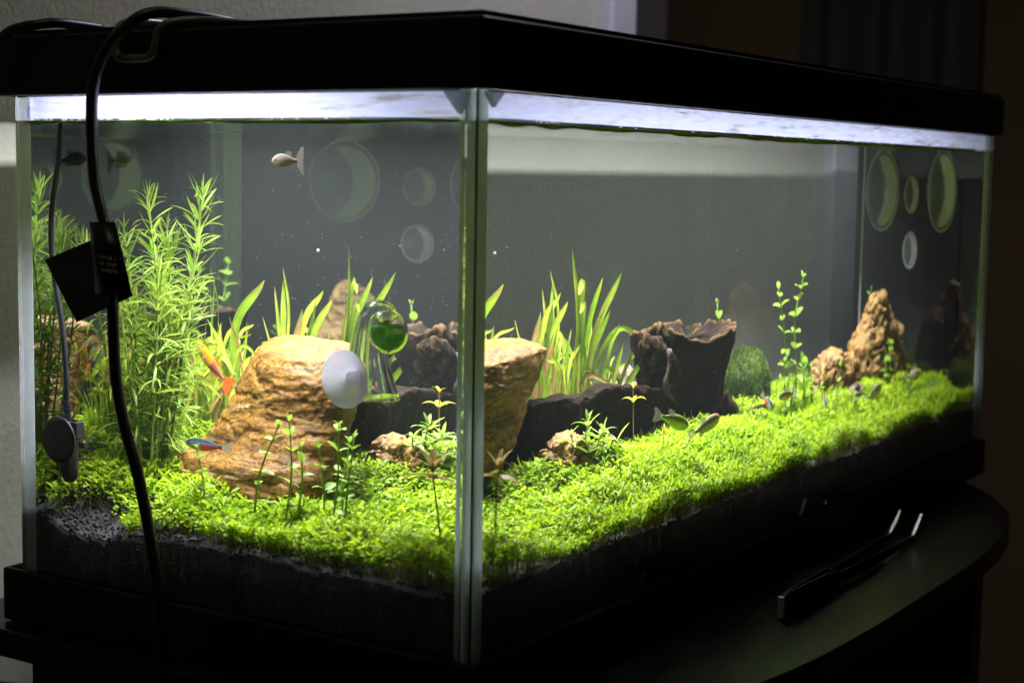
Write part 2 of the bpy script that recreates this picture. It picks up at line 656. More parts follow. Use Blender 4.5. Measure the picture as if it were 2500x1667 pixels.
# clear silicone blob squeezed out under the rim at the near corner
def blob():
    m = MB()
    for (dx, dy, h, w) in ((0.0, 0.012, 0.010, 0.0085), (0.011, 0.0, 0.0068, 0.009)):
        prof = []
        for t in np.linspace(0, 1, 7):
            prof.append((w * (1 - t) ** 0.9 + 0.0006, 0.2845 - h * t))
        for sgn in (1,):
            V, F = [], []
            n = 8
            for r, z in prof:
                for k in range(n):
                    a = 2 * math.pi * k / n
                    if dx:
                        V.append((0.004 + max(0.0, 0.006 + r * math.cos(a)), -0.0012 + 0.0012 * math.sin(a), z))
                    else:
                        V.append((-0.0012 + 0.0012 * math.sin(a), 0.004 + max(0.0, 0.005 + r * math.cos(a)), z))
            for i in range(len(prof) - 1):
                for k in range(n):
                    F.append([i * n + k, i * n + (k + 1) % n, (i + 1) * n + (k + 1) % n, (i + 1) * n + k])
            F.append(list(range(n)))
            F.append([len(V) - n + k for k in range(n)])
            m.add(V, F)
    return m.build('silicone_blob', M['silicone'], tank, smooth=True)


blob()

# ------------------------------------------------------------------ hood with the lamp
hood = thing('aquarium_hood', 'black lid lying on the top rim of the aquarium', 'lid', (TL / 2, TW / 2, 0.3165))
MB().box((-0.004, -0.004, 0.3164), (TL + 0.004, TW + 0.004, 0.3185)).build('cover', M['black_plastic'], hood)

LX0, LX1, LY0, LY1 = 0.014, 0.66, 0.168, 0.196
lamp = thing('lamp', 'bright white strip lamp hanging under the black lid', 'lamp', ((LX0 + LX1) / 2, (LY0 + LY1) / 2, 0.3163))
MB().box((LX0 - 0.006, LY0 - 0.006, 0.3032), (LX1 + 0.006, LY1 + 0.006, 0.3163)).build('housing', M['black_plastic'], lamp)
em, ent, eout = new_mat('lamp_diffuser')
ee = nd(ent, 'ShaderNodeEmission')
ee.inputs[0].default_value = (0.95, 0.97, 1.0, 1)
ee.inputs[1].default_value = 160.0
ent.links.new(ee.outputs[0], eout.inputs['Surface'])
MB().add([(LX0, LY0, 0.303), (LX1, LY0, 0.303), (LX1, LY1, 0.303), (LX0, LY1, 0.303)], [[3, 2, 1, 0]]).build('diffuser', em, lamp)

# ------------------------------------------------------------------ water
def water():
    x0, x1, y0, y1 = GT + 0.0004, TL - 0.0036, GT + 0.0004, TW - 0.0036
    nx, ny = 150, 60
    X, Y = np.meshgrid(np.linspace(x0, x1, nx), np.linspace(y0, y1, ny), indexing='ij')
    p = np.c_[X.ravel() * 26, Y.ravel() * 26, X.ravel() * 0]
    Z = Z_WATER - 0.0012 + 0.0006 * fbm(p, 3, 5)
    d = np.minimum(np.minimum(X - x0, x1 - X), np.minimum(Y - y0, y1 - Y)).ravel()
    Z = Z + 0.0014 * np.exp(-d / 0.0022)
    V = np.c_[X.ravel(), Y.ravel(), Z]
    F = []
    for i in range(nx - 1):
        for j in range(ny - 1):
            a = i * ny + j
            F.append([a, a + ny, a + ny + 1, a + 1])
    nt_ = len(F)
    border = [i * ny for i in range(nx)] + [(nx - 1) * ny + j for j in range(1, ny)] + [i * ny + ny - 1 for i in range(nx - 2, -1, -1)] + [j for j in range(ny - 2, 0, -1)]
    V = V.tolist()
    base = len(V)
    for b in border:
        V.append([V[b][0], V[b][1], 0.0135])
    nb = len(border)
    for k in range(nb):
        F.append([border[(k + 1) % nb], border[k], base + k, base + (k + 1) % nb])
    F.append([base + k for k in range(nb - 1, -1, -1)])
    mi = [0] * nt_ + [1] * (len(F) - nt_)
    top, tnt, tout = fresnel_clear('water_surface', 1.333, (1, 1, 1), bump=(90, 0.25, 0.002))
    side, snt, sout = new_mat('water_body')
    tr = nd(snt, 'ShaderNodeBsdfTransparent')
    snt.links.new(tr.outputs[0], sout.inputs['Surface'])
    if WATER_HAZE > 0:
        for nt, o in ((tnt, tout), (snt, sout)):
            v = nd(nt, 'ShaderNodeVolumeScatter')
            v.inputs['Color'].default_value = (0.84, 0.93, 0.90, 1)
            v.inputs['Density'].default_value = WATER_HAZE
            nt.links.new(v.outputs[0], o.inputs['Volume'])
    o = link('water', fast_mesh('water', V, F, [top, side], True, mi))
    o['kind'] = 'structure'
    return o


WATER_HAZE = 0.065
water()


# ------------------------------------------------------------------ soil
def soil_h(x, y):
    x = np.asarray(x, float)
    y = np.asarray(y, float)
    s = np.clip((y - 0.02) / 0.15, 0, 1)
    s = s * s * (3 - 2 * s)
    h = 0.0585 + 0.013 * s * np.clip(x / 0.1, 0.25, 1)
    h = h - 0.010 * np.exp(-(((x - 0.012) / 0.03) ** 2 + ((y - 0.245) / 0.035) ** 2))
    h = h + 0.006 * np.exp(-(((x - 0.30) / 0.10) ** 2 + ((y - 0.11) / 0.05) ** 2))
    h = h + 0.012 * np.exp(-(((x - 0.14) / 0.10) ** 2 + ((y - 0.27) / 0.05) ** 2))
    p = np.stack([x * 40, y * 40, x * 0], -1).reshape(-1, 3)
    return h + 0.0022 * fbm(p, 3, 9).reshape(h.shape)


def soil():
    x0, x1, y0, y1 = GT + 0.0006, TL - 0.0045, GT + 0.0006, TW - 0.0045
    nx, ny = 300, 120
    X, Y = np.meshgrid(np.linspace(x0, x1, nx), np.linspace(y0, y1, ny), indexing='ij')
    p = np.c_[X.ravel(), Y.ravel(), 0 * X.ravel()]
    Z = soil_h(X, Y).ravel() + 0.0012 * vnoise(p * 420, 3) + 0.0008 * vnoise(p * 900, 4)
    V = np.c_[X.ravel(), Y.ravel(), Z].tolist()
    F = [[i * ny + j, (i + 1) * ny + j, (i + 1) * ny + j + 1, i * ny + j + 1] for i in range(nx - 1) for j in range(ny - 1)]
    border = [i * ny for i in range(nx)] + [(nx - 1) * ny + j for j in range(1, ny)] + [i * ny + ny - 1 for i in range(nx - 2, -1, -1)] + [j for j in range(ny - 2, 0, -1)]
    b0 = len(V)
    for b in border:
        V.append([V[b][0], V[b][1], 0.0138])
    nb = len(border)
    for k in range(nb):
        F.append([border[(k + 1) % nb], border[k], b0 + k, b0 + (k + 1) % nb])
    o = link('soil_ground', fast_mesh('soil_ground', V, F, [M['soil']], True))
    o['kind'] = 'structure'
    # loose granules, thickest against the panes
    t = (1 + 5 ** 0.5) / 2
    ico = np.array([(-1, t, 0), (1, t, 0), (-1, -t, 0), (1, -t, 0), (0, -1, t), (0, 1, t), (0, -1, -t), (0, 1, -t), (t, 0, -1), (t, 0, 1), (-t, 0, -1), (-t, 0, 1)]) / 1.9
    ifc = np.array([(0, 11, 5), (0, 5, 1), (0, 1, 7), (0, 7, 10), (0, 10, 11), (1, 5, 9), (5, 11, 4), (11, 10, 2), (10, 7, 6), (7, 1, 8), (3, 9, 4), (3, 4, 2), (3, 2, 6), (3, 6, 8), (3, 8, 9), (4, 9, 5), (2, 4, 11), (6, 2, 10), (8, 6, 7), (9, 8, 1)])
    n = 5200
    k = RNG.random(n)
    gx = np.where(k < 0.45, GT + 0.0014 + 0.0006 * RNG.random(n), RNG.uniform(0.01, 0.75, n))
    gy = np.where(k < 0.45, RNG.uniform(0.01, 0.29, n), np.where(k < 0.8, GT + 0.0014 + 0.0006 * RNG.random(n), RNG.uniform(0.19, 0.29, n)))
    left = k >= 0.8
    gx = np.where(left, RNG.uniform(0.01, 0.09, n), gx)
    gz = soil_h(gx, gy)
    gz = np.where(left, gz + 0.0005, gz - 0.045 * RNG.random(n) ** 1.3 + 0.0006)
    sz = RNG.uniform(0.0007, 0.0016, n)
    V = (ico[None] * (sz[:, None, None]) * RNG.uniform(0.7, 1.2, (n, 12, 1)) + np.stack([gx, gy, gz], 1)[:, None]).reshape(-1, 3)
    F = (ifc[None] + 12 * np.arange(n)[:, None, None]).reshape(-1, 3)
    g = link('soil_grains', fast_mesh('soil_grains', V, F, [M['soil']], True))
    tag(g, 'loose black soil granules heaped against the glass', 'soil', kind='stuff')


soil()


# ------------------------------------------------------------------ stones
def stone_mat(name, cols, stretch, tilt, bump, lo=0.3, hi=0.7, rough=0.6, speck=0.5):
    """cols: dark, main, pale"""
    m, nt, out = new_mat(name)
    p = nd(nt, 'ShaderNodeBsdfPrincipled')
    p.inputs['Roughness'].default_value = rough
    p.inputs['Specular IOR Level'].default_value = 0.3
    g = nd(nt, 'ShaderNodeNewGeometry')
    mp = nd(nt, 'ShaderNodeMapping')
    mp.inputs['Scale'].default_value = stretch
    mp.inputs['Rotation'].default_value = tilt
    n = nd(nt, 'ShaderNodeTexNoise')
    n.inputs['Scale'].default_value = 1.0
    n.inputs['Detail'].default_value = 8
    n.inputs['Roughness'].default_value = 0.6
    n.inputs['Distortion'].default_value = 0.6
    r = nd(nt, 'ShaderNodeValToRGB')
    e = r.color_ramp.elements
    e[0].position = lo
    e[0].color = c4(cols[0])
    e[1].position = hi
    e[1].color = c4(cols[2])
    k = r.color_ramp.elements.new((lo + hi) / 2 - 0.05)
    k.color = c4(cols[1])
    k2 = r.color_ramp.elements.new((lo + hi) / 2 + 0.1)
    k2.color = c4(cols[3])
    n2 = nd(nt, 'ShaderNodeTexNoise')
    n2.inputs['Scale'].default_value = 420
    n2.inputs['Detail'].default_value = 4
    mr = nd(nt, 'ShaderNodeMapRange')
    mr.inputs['From Min'].default_value = 0.3
    mr.inputs['From Max'].default_value = 0.72
    mr.inputs['To Min'].default_value = 1 - speck
    mr.inputs['To Max'].default_value = 1 + speck * 0.55
    mu = nd(nt, 'ShaderNodeVectorMath', operation='SCALE')
    nt.links.new(g.outputs['Position'], mp.inputs['Vector'])
    nt.links.new(mp.outputs[0], n.inputs['Vector'])
    nt.links.new(n.outputs['Fac'], r.inputs['Fac'])
    nt.links.new(g.outputs['Position'], n2.inputs['Vector'])
    nt.links.new(n2.outputs['Fac'], mr.inputs['Value'])
    n4 = nd(nt, 'ShaderNodeTexNoise')
    n4.inputs['Scale'].default_value = 1.0
    n4.inputs['Detail'].default_value = 5
    n4.inputs['Distortion'].default_value = 1.2
    mp4 = nd(nt, 'ShaderNodeMapping')
    mp4.inputs['Scale'].default_value = (stretch[0] * 1.3, stretch[1] * 1.3, stretch[2] * 1.6)
    mp4.inputs['Rotation'].default_value = tilt
    mp4.inputs['Location'].default_value = (3.1, 1.7, 5.3)
    nt.links.new(g.outputs['Position'], mp4.inputs['Vector'])
    nt.links.new(mp4.outputs[0], n4.inputs['Vector'])
    cr = nd(nt, 'ShaderNodeValToRGB')
    ce = cr.color_ramp.elements
    ce[0].position = 0.44
    ce[0].color = (1, 1, 1, 1)
    ce[1].position = 0.56
    ce[1].color = (1, 1, 1, 1)
    cm = ce.new(0.50)
    cm.color = (0.16, 0.12, 0.08, 1)
    nt.links.new(n4.outputs['Fac'], cr.inputs['Fac'])
    mm = nd(nt, 'ShaderNodeMix', data_type='RGBA', blend_type='MULTIPLY')
    mm.inputs[0].default_value = 0.75
    nt.links.new(r.outputs['Color'], mm.inputs[6])
    nt.links.new(cr.outputs['Color'], mm.inputs[7])
    nt.links.new(mm.outputs[2], mu.inputs[0])
    nt.links.new(mr.outputs[0], mu.inputs['Scale'])
    nt.links.new(mu.outputs[0], p.inputs['Base Color'])
    b = nd(nt, 'ShaderNodeBump')
    b.inputs['Strength'].default_value = bump
    b.inputs['Distance'].default_value = 0.0012
    ad = nd(nt, 'ShaderNodeMath', operation='ADD')
    nt.links.new(n2.outputs['Fac'], ad.inputs[0])
    nt.links.new(n.outputs['Fac'], ad.inputs[1])
    nt.links.new(ad.outputs[0], b.inputs['Height'])
    nt.links.new(b.outputs[0], p.inputs['Normal'])
    nt.links.new(p.outputs[0], out.inputs['Surface'])
    return m


M['sandstone'] = stone_mat('ochre_sandstone', ((0.035, 0.022, 0.012), (0.25, 0.118, 0.016), (0.40, 0.30, 0.17), (0.31, 0.155, 0.024)), (18, 18, 95), (0.26, 0.1, 0), 0.8)
M['dragonstone'] = stone_mat('ochre_claystone', ((0.05, 0.025, 0.012), (0.30, 0.16, 0.04), (0.60, 0.42, 0.18), (0.40, 0.24, 0.07)), (45, 45, 45), (0, 0, 0), 0.8)
M['greystone'] = stone_mat('brown_stone', ((0.04, 0.03, 0.02), (0.16, 0.11, 0.06), (0.34, 0.24, 0.15), (0.22, 0.15, 0.09)), (40, 40, 40), (0, 0, 0), 0.7)


def vnormals(V, F):
    N = np.zeros_like(V)
    a = V[F[:, 1]] - V[F[:, 0]]
    b = V[F[:, 3]] - V[F[:, 0]]
    c = np.cross(a, b)
    for k in range(4):
        np.add.at(N, F[:, k], c)
    return N / (np.linalg.norm(N, axis=1)[:, None] + 1e-12)


def loft(sec, nth=110, nv=80, p=3.0, round_top=0.12, axis=2):
    """sec rows: (h, a0, a1, b0, b1); returns closed quad grid"""
    sec = np.array(sec, float)
    h0, h1 = sec[0, 0], sec[-1, 0]
    t = np.linspace(0, 1, nv)
    H = h0 + (h1 - h0) * t
    cols = [np.interp(H, sec[:, 0], sec[:, k]) for k in range(1, 5)]
    ker = np.ones(7) / 7
    cols = [np.convolve(np.pad(c, 3, 'edge'), ker, 'valid') for c in cols]
    a0, a1, b0, b1 = cols
    sh = np.ones(nv)
    k = t > 1 - round_top
    u = (t[k] - (1 - round_top)) / round_top
    sh[k] = np.maximum(0.02, (1 - u ** 2.6) ** 0.5)
    kk = t < 0.05
    sh[kk] *= 0.6 + 0.4 * t[kk] / 0.05
    th = np.linspace(0, 2 * math.pi, nth, endpoint=False)
    ct, st = np.cos(th), np.sin(th)
    ex = np.sign(ct) * np.abs(ct) ** (2 / p)
    ey = np.sign(st) * np.abs(st) ** (2 / p)
    A = ((a0 + a1) / 2)[:, None] + (sh * (a1 - a0) / 2)[:, None] * ex[None]
    B = ((b0 + b1) / 2)[:, None] + (sh * (b1 - b0) / 2)[:, None] * ey[None]
    Hh = np.repeat(H[:, None], nth, 1)
    if axis == 2:
        V = np.stack([A, B, Hh], -1).reshape(-1, 3)
    else:
        V = np.stack([Hh, A, B], -1).reshape(-1, 3)
    i = np.arange(nv - 1)[:, None]
    j = np.arange(nth)[None]
    j2 = (j + 1) % nth
    F = np.stack([i * nth + j, i * nth + j2, (i + 1) * nth + j2, (i + 1) * nth + j], -1).reshape(-1, 4)
    return V, F


def close(V, F, nth):
    n = len(V)
    Fl = F.tolist()
    Fl.append(list(range(nth - 1, -1, -1)))
    Fl.append(list(range(n - nth, n)))
    return Fl


def make_stone(name, label, sec, mat, p=3.0, big=0.006, fine=0.0016, strata=0.0, tilt=(0, 0), seed=1, pits=0.0, rt=0.14, nth=120, nv=90, scale=28, crease=0.004, shear=0.0):
    V, F = loft(sec, nth, nv, p, rt)
    V[:, 1] += shear * (V[:, 0] - 0.125)
    N = vnormals(V, F)
    d = big * fbm(V * scale, 3, seed) + fine * fbm(V * scale * 5, 4, seed + 7)
    if strata:
        zt = V[:, 2] + tilt[0] * V[:, 0] + tilt[1] * V[:, 1]
        q = np.c_[V[:, 0] * 8, V[:, 1] * 8, zt * 95 + 0.9 * fbm(V * 22, 2, seed + 2)]
        s = fbm(q, 3, seed + 11)
        d += strata * (np.abs(s) ** 0.7 * np.sign(s))
    rid = 1 - np.abs(fbm(V * scale * 1.7 * np.array([1, 1, 1.6 if strata else 1]), 4, seed + 31)) * 2.2
    d -= crease * np.clip(rid, 0, 1) ** 5
    if pits:
        q = fbm(V * scale * 2.1, 2, seed + 21)
        d -= pits * np.clip(q - 0.12, 0, 1) ** 0.8
    V = V + N * d[:, None]
    o = link(name, fast_mesh(name, V, close(V, F, nth), [mat], True))
    return tag(o, label, 'stone')


make_stone('stone', 'large layered ochre stone leaning behind the white suction cup', [
    (0.048, 0.070, 0.162, 0.146, 0.260), (0.075, 0.071, 0.163, 0.144, 0.261), (0.091, 0.075, 0.168, 0.140, 0.252),
    (0.099, 0.085, 0.176, 0.135, 0.234), (0.1175, 0.093, 0.190, 0.132, 0.219), (0.133, 0.098, 0.204, 0.130, 0.208),
    (0.142, 0.102, 0.214, 0.129, 0.203), (0.150, 0.107, 0.217, 0.129, 0.198), (0.1560, 0.116, 0.213, 0.131, 0.188)],
    M['sandstone'], 2.8, 0.0024, 0.0011, 0.0015, (0.1, 0.22), 4, rt=0.08, nth=220, nv=170, crease=0.0016, shear=0.45)
make_stone('stone', 'small craggy brown stone beneath the leafy clump in front of the log', [
    (0.062, 0.170, 0.236, 0.112, 0.160), (0.080, 0.171, 0.234, 0.114, 0.158), (0.092, 0.176, 0.226, 0.120, 0.156), (0.102, 0.181, 0.212, 0.130, 0.153)],
    M['dragonstone'], 2.4, 0.006, 0.002, 0, seed=9, pits=0.008, rt=0.2, nth=130, nv=90, scale=55, crease=0.005)
make_stone('stone', 'tall pointed ochre stone at the far right of the tank', [
    (0.060, 0.600, 0.748, 0.145, 0.222), (0.085, 0.612, 0.746, 0.146, 0.220), (0.105, 0.630, 0.742, 0.148, 0.216), (0.118, 0.642, 0.738, 0.150, 0.212), (0.127, 0.650, 0.734, 0.152, 0.206),
    (0.132, 0.655, 0.718, 0.156, 0.200), (0.136, 0.660, 0.704, 0.158, 0.194), (0.146, 0.666, 0.696, 0.160, 0.188), (0.156, 0.671, 0.690, 0.163, 0.182)],
    M['dragonstone'], 2.5, 0.007, 0.002, 0, seed=14, pits=0.008, rt=0.08, nth=170, nv=130, scale=42, crease=0.006)
make_stone('stone', 'knobbly ochre stone left of the tall pointed stone', [
    (0.062, 0.560, 0.640, 0.146, 0.192), (0.085, 0.557, 0.640, 0.146, 0.190), (0.103, 0.560, 0.634, 0.148, 0.188), (0.117, 0.572, 0.612, 0.152, 0.184)],
    M['dragonstone'], 2.6, 0.008, 0.002, 0, seed=23, pits=0.014, rt=0.22, nth=150, nv=100, scale=48, crease=0.006)
make_stone('stone', 'low pale brown stone in front of the tall pointed stone', [
    (0.060, 0.566, 0.640, 0.118, 0.146), (0.075, 0.570, 0.634, 0.120, 0.145), (0.091, 0.590, 0.616, 0.126, 0.143)],
    M['greystone'], 2.2, 0.005, 0.0015, 0, seed=31, pits=0.003, rt=0.25, nth=80, nv=50, scale=40)
make_stone('stone', 'smooth dull brown stone between the stump and the thin stem plant', [
    (0.062, 0.338, 0.378, 0.236, 0.275), (0.10, 0.340, 0.376, 0.238, 0.272), (0.124, 0.347, 0.368, 0.243, 0.265)],
    M['greystone'], 2.0, 0.003, 0.001, 0, seed=37, rt=0.4, nth=60, nv=40)


# ------------------------------------------------------------------ driftwood
def wood_mat():
    m, nt, out = new_mat('wet_driftwood')
    p = nd(nt, 'ShaderNodeBsdfPrincipled')
    p.inputs['Roughness'].default_value = 0.75
    p.inputs['Specular IOR Level'].default_value = 0.06
    g = nd(nt, 'ShaderNodeNewGeometry')
    n = nd(nt, 'ShaderNodeTexNoise')
    n.inputs['Scale'].default_value = 60
    n.inputs['Detail'].default_value = 7
    r = nd(nt, 'ShaderNodeValToRGB')
    r.color_ramp.elements[0].position = 0.35
    r.color_ramp.elements[0].color = (0.0016, 0.0011, 0.0006, 1)
    r.color_ramp.elements[1].position = 0.75
    r.color_ramp.elements[1].color = (0.013, 0.0075, 0.0035, 1)
    pr = nd(nt, 'ShaderNodeMapRange')
    pr.inputs['From Min'].default_value = 0.51
    pr.inputs['From Max'].default_value = 0.60
    mx = nd(nt, 'ShaderNodeMix', data_type='RGBA')
    mx.inputs[7].default_value = (0.11, 0.06, 0.024, 1)
    nt.links.new(g.outputs['Position'], n.inputs['Vector'])
    nt.links.new(n.outputs['Fac'], r.inputs['Fac'])
    nt.links.new(g.outputs['Pointiness'], pr.inputs['Value'])
    nt.links.new(pr.outputs[0], mx.inputs[0])
    nt.links.new(r.outputs['Color'], mx.inputs[6])
    nt.links.new(mx.outputs[2], p.inputs['Base Color'])
    b = nd(nt, 'ShaderNodeBump')
    b.inputs['Strength'].default_value = 0.7
    b.inputs['Distance'].default_value = 0.001
    n3 = nd(nt, 'ShaderNodeTexNoise')
    n3.inputs['Scale'].default_value = 350
    n3.inputs['Detail'].default_value = 5
    nt.links.new(g.outputs['Position'], n3.inputs['Vector'])
    nt.links.new(n3.outputs['Fac'], b.inputs['Height'])
    nt.links.new(b.outputs[0], p.inputs['Normal'])
    nt.links.new(p.outputs[0], out.inputs['Surface'])
    return m


M['wood'] = wood_mat()


def driftwood():
    t = thing('driftwood', 'dark driftwood stump with a low black log running to the ochre stone', 'driftwood', (0.33, 0.19, 0.07))
    # stump: ragged hollow trunk
    nth, nv = 150, 60
    th = np.linspace(0, 2 * math.pi, nth, endpoint=False)
    rows = []
    zs = np.array([0.055, 0.075, 0.094, 0.112, 0.125, 0.136, 0.146])
    xl = np.array([0.318, 0.322, 0.331, 0.332, 0.330, 0.326, 0.324])
    xr = np.array([0.442, 0.433, 0.423, 0.426, 0.432, 0.438, 0.440])
    y0 = np.array([0.158, 0.162, 0.168, 0.170, 0.168, 0.166, 0.165])
    y1 = np.array([0.232, 0.228, 0.222, 0.220, 0.222, 0.224, 0.225])
    ct, st = np.cos(th), np.sin(th)
    e = 2 / 3.4
    ex, ey = np.sign(ct) * np.abs(ct) ** e, np.sign(st) * np.abs(st) ** e
    ridge = 0.05 * vnoise(np.c_[ct * 3.2, st * 3.2, th * 0 + 1], 41) + 0.035 * vnoise(np.c_[ct * 9, st * 9, th * 0 + 2], 42)
    rim = 0.146 + 0.003 * vnoise(np.c_[ct * 2.4, st * 2.4, th * 0 + 3], 43) + 0.0022 * vnoise(np.c_[ct * 8, st * 8, th * 0 + 4], 44) + 0.0014 * vnoise(np.c_[ct * 22, st * 22, th * 0 + 4], 45)
    rim = rim + 0.006 * np.exp(-((th - 3.6) / 0.45) ** 2) - 0.004 * np.exp(-((th - 5.0) / 0.5) ** 2)
    V = []
    for v in np.linspace(0, 1, nv):
        z = zs[0] + (rim - zs[0]) * v
        X0, X1, Y0, Y1 = (np.interp(z, zs, a) for a in (xl, xr, y0, y1))
        s = 1 + ridge * 0.55
        x = (X0 + X1) / 2 + (X1 - X0) / 2 * ex * s
        y = (Y0 + Y1) / 2 + (Y1 - Y0) / 2 * ey * s
        V.append(np.stack([x, y, z], -1))
    for q, dz in ((0.95, 0.0006), (0.88, -0.0008), (0.78, -0.002), (0.6, -0.004), (0.35, -0.005), (0.05, -0.006)):
        x = 0.381 + (V[nv - 1][:, 0] - 0.381) * q
        y = 0.195 + (V[nv - 1][:, 1] - 0.195) * q
        V.append(np.stack([x, y, rim * min(1, q + 0.1) + 0.146 * max(0, 0.9 - q) + dz], -1))
    V = np.concatenate(V)
    n2 = len(V) // nth
    i = np.arange(n2 - 1)[:, None]
    j = np.arange(nth)[None]
    F = np.stack([i * nth + j, i * nth + (j + 1) % nth, (i + 1) * nth + (j + 1) % nth, (i + 1) * nth + j], -1).reshape(-1, 4)
    N = vnormals(V, F)
    V = V + N * (0.0026 * fbm(V * np.array([80, 80, 24]), 4, 51) + 0.0012 * fbm(V * 230, 3, 52))[:, None]
    link('stump', fast_mesh('stump', V, close(V, F, nth), [M['wood']], True), t)

    # ragged lip curling out of the stump on the log side
    def limb(name, pts, rad, sq, seed, amp=0.004, n=40):
        P = catmull(pts, 12)
        R = np.interp(np.linspace(0, 1, len(P)), np.linspace(0, 1, len(rad)), rad)
        v, f = tube(P, R, n, False, sq)
        v = np.array(v)
        f = np.array(f)
        nn = vnormals(v, f)
        v = v - nn * 0 + nn * (amp * fbm(v * 70, 4, seed) + amp * 0.4 * fbm(v * 240, 3, seed + 1))[:, None]
        fl = f.tolist() + [list(range(n - 1, -1, -1)), list(range(len(v) - n, len(v)))]
        return link(name, fast_mesh(name, v, fl, [M['wood']], True), t)
    limb('branch', [(0.345, 0.182, 0.118), (0.330, 0.177, 0.130), (0.318, 0.173, 0.139), (0.306, 0.171, 0.1455)], [0.018, 0.015, 0.011, 0.0045], 0.9, 61, 0.005)
    limb('branch', [(0.352, 0.180, 0.135), (0.338, 0.176, 0.146), (0.329, 0.175, 0.1515)], [0.012, 0.008, 0.004], 0.8, 64, 0.004)
    limb('root', [(0.415, 0.175, 0.095), (0.424, 0.165, 0.085), (0.430, 0.158, 0.074), (0.436, 0.152, 0.066)], [0.012, 0.008, 0.006, 0.005], 1, 67, 0.003, 24)
    limb('root', [(0.405, 0.150, 0.070), (0.425, 0.148, 0.0785), (0.445, 0.148, 0.084), (0.462, 0.150, 0.087)], [0.006, 0.008, 0.007, 0.004], 0.8, 69, 0.003, 24)
    M['dry_wood'] = stone_mat('pale_wood', ((0.004, 0.002, 0.001), (0.035, 0.018, 0.009), (0.13, 0.08, 0.04), (0.05, 0.028, 0.014)), (120, 120, 90), (0, 0, 0), 0.9)
    a = np.linspace(0, 2 * math.pi, 40, endpoint=False)
    ringp = np.stack([0.3365 + 0.0075 * np.cos(a) + 0.002 * np.sin(3 * a), 0.1655 + 0.004 * np.cos(a), 0.1215 + 0.0145 * np.sin(a)], 1)
    ringp = np.concatenate([ringp, ringp[:1]])
    v, f = tube(ringp, 0.0024 + 0.0010 * np.sin(np.linspace(0, 25, 41)), 14, False)
    v = np.array(v)
    f = np.array(f)
    v = v + vnormals(v, f) * (0.0022 * fbm(v * 260, 3, 91))[:, None]
    link('hollow_lip', fast_mesh('hollow_lip', v, f.tolist(), [M['dry_wood']], True), t)
    V, F = lathe([(0.0125, 0.0), (0.011, 0.002), (0.004, 0.004)], 30, (0.3365, 0.1668, 0.1215), (0.15, 1, 0), (0.6, -0.09, 0), (0, 0, 1))
    MB().add(V, F).build('hollow', M['dry_wood'], t, smooth=True)
    # log lying in front of the grass
    sec = [(0.176, 0.172, 0.192, 0.055, 0.119), (0.20, 0.168, 0.192, 0.055, 0.1212), (0.225, 0.166, 0.190, 0.055, 0.1200), (0.245, 0.166, 0.190, 0.055, 0.1190), (0.250, 0.166, 0.190, 0.055, 0.1225), (0.265, 0.166, 0.190, 0.055, 0.1228),
           (0.278, 0.166, 0.190, 0.055, 0.1195), (0.300, 0.166, 0.190, 0.055, 0.1165), (0.320, 0.166, 0.190, 0.055, 0.1150), (0.350, 0.17, 0.19, 0.055, 0.112)]
    V, F = loft(sec, 110, 150, 7.0, 0.05, axis=0)
    N = vnormals(V, F)
    V = V + N * (0.0030 * fbm(V * np.array([40, 50, 50]), 3, 71) + 0.0022 * fbm(V * np.array([120, 160, 160]), 4, 72))[:, None]
    V[:, 1] -= (V[:, 2] - 0.09) * 0.22
    link('log', fast_mesh('log', V, close(V, F, 90), [M['wood']], True), t)


driftwood()

# ------------------------------------------------------------------ foliage
LEAF6 = np.array([(0, 0), (0.32, -0.5), (0.32, 0.5), (0.72, -0.40), (0.72, 0.40), (1, 0)])
LEAF6F = np.array([(0, 1, 2), (1, 3, 4), (1, 4, 2), (3, 5, 4)])


def leaf_cloud(pos, direc, up, length, width, droop, fold, col):
    """many small leaves in one mesh"""
    n = len(pos)
    direc = direc / np.linalg.norm(direc, axis=1)[:, None]
    side = np.cross(direc, up)
    side /= np.linalg.norm(side, axis=1)[:, None] + 1e-9
    nrm = np.cross(side, direc)
    u = LEAF6[:, 0][None, :, None]
    v = LEAF6[:, 1][None, :, None]
    L = length[:, None, None]
    V = pos[:, None] + direc[:, None] * u * L + side[:, None] * v * width[:, None, None] \
        - nrm[:, None] * (droop[:, None, None] * u ** 2 * L) + nrm[:, None] * (np.abs(v) * fold * width[:, None, None])
    F = (LEAF6F[None] + 6 * np.arange(n)[:, None, None]).reshape(-1, 3)
    C = np.repeat(col, 6, 0)
    return V.reshape(-1, 3), F, C


M['carpet'] = leaf_mat('carpet_leaf', None, None, 0.52, attr=True, rough=0.45, spec=0.25)


def blocked(x, y):
    b = ((x - 0.122) / 0.045) ** 2 + ((y - 0.193) / 0.055) ** 2 < 0.8
    b |= (x > 0.185) & (x < 0.34) & (y > 0.166) & (y < 0.214)
    b |= (x > 0.32) & (x < 0.44) & (y > 0.163) & (y < 0.23)
    b |= ((x - 0.675) / 0.055) ** 2 + ((y - 0.183) / 0.03) ** 2 < 0.9
    b |= ((x - 0.60) / 0.04) ** 2 + ((y - 0.168) / 0.02) ** 2 < 0.8
    return b


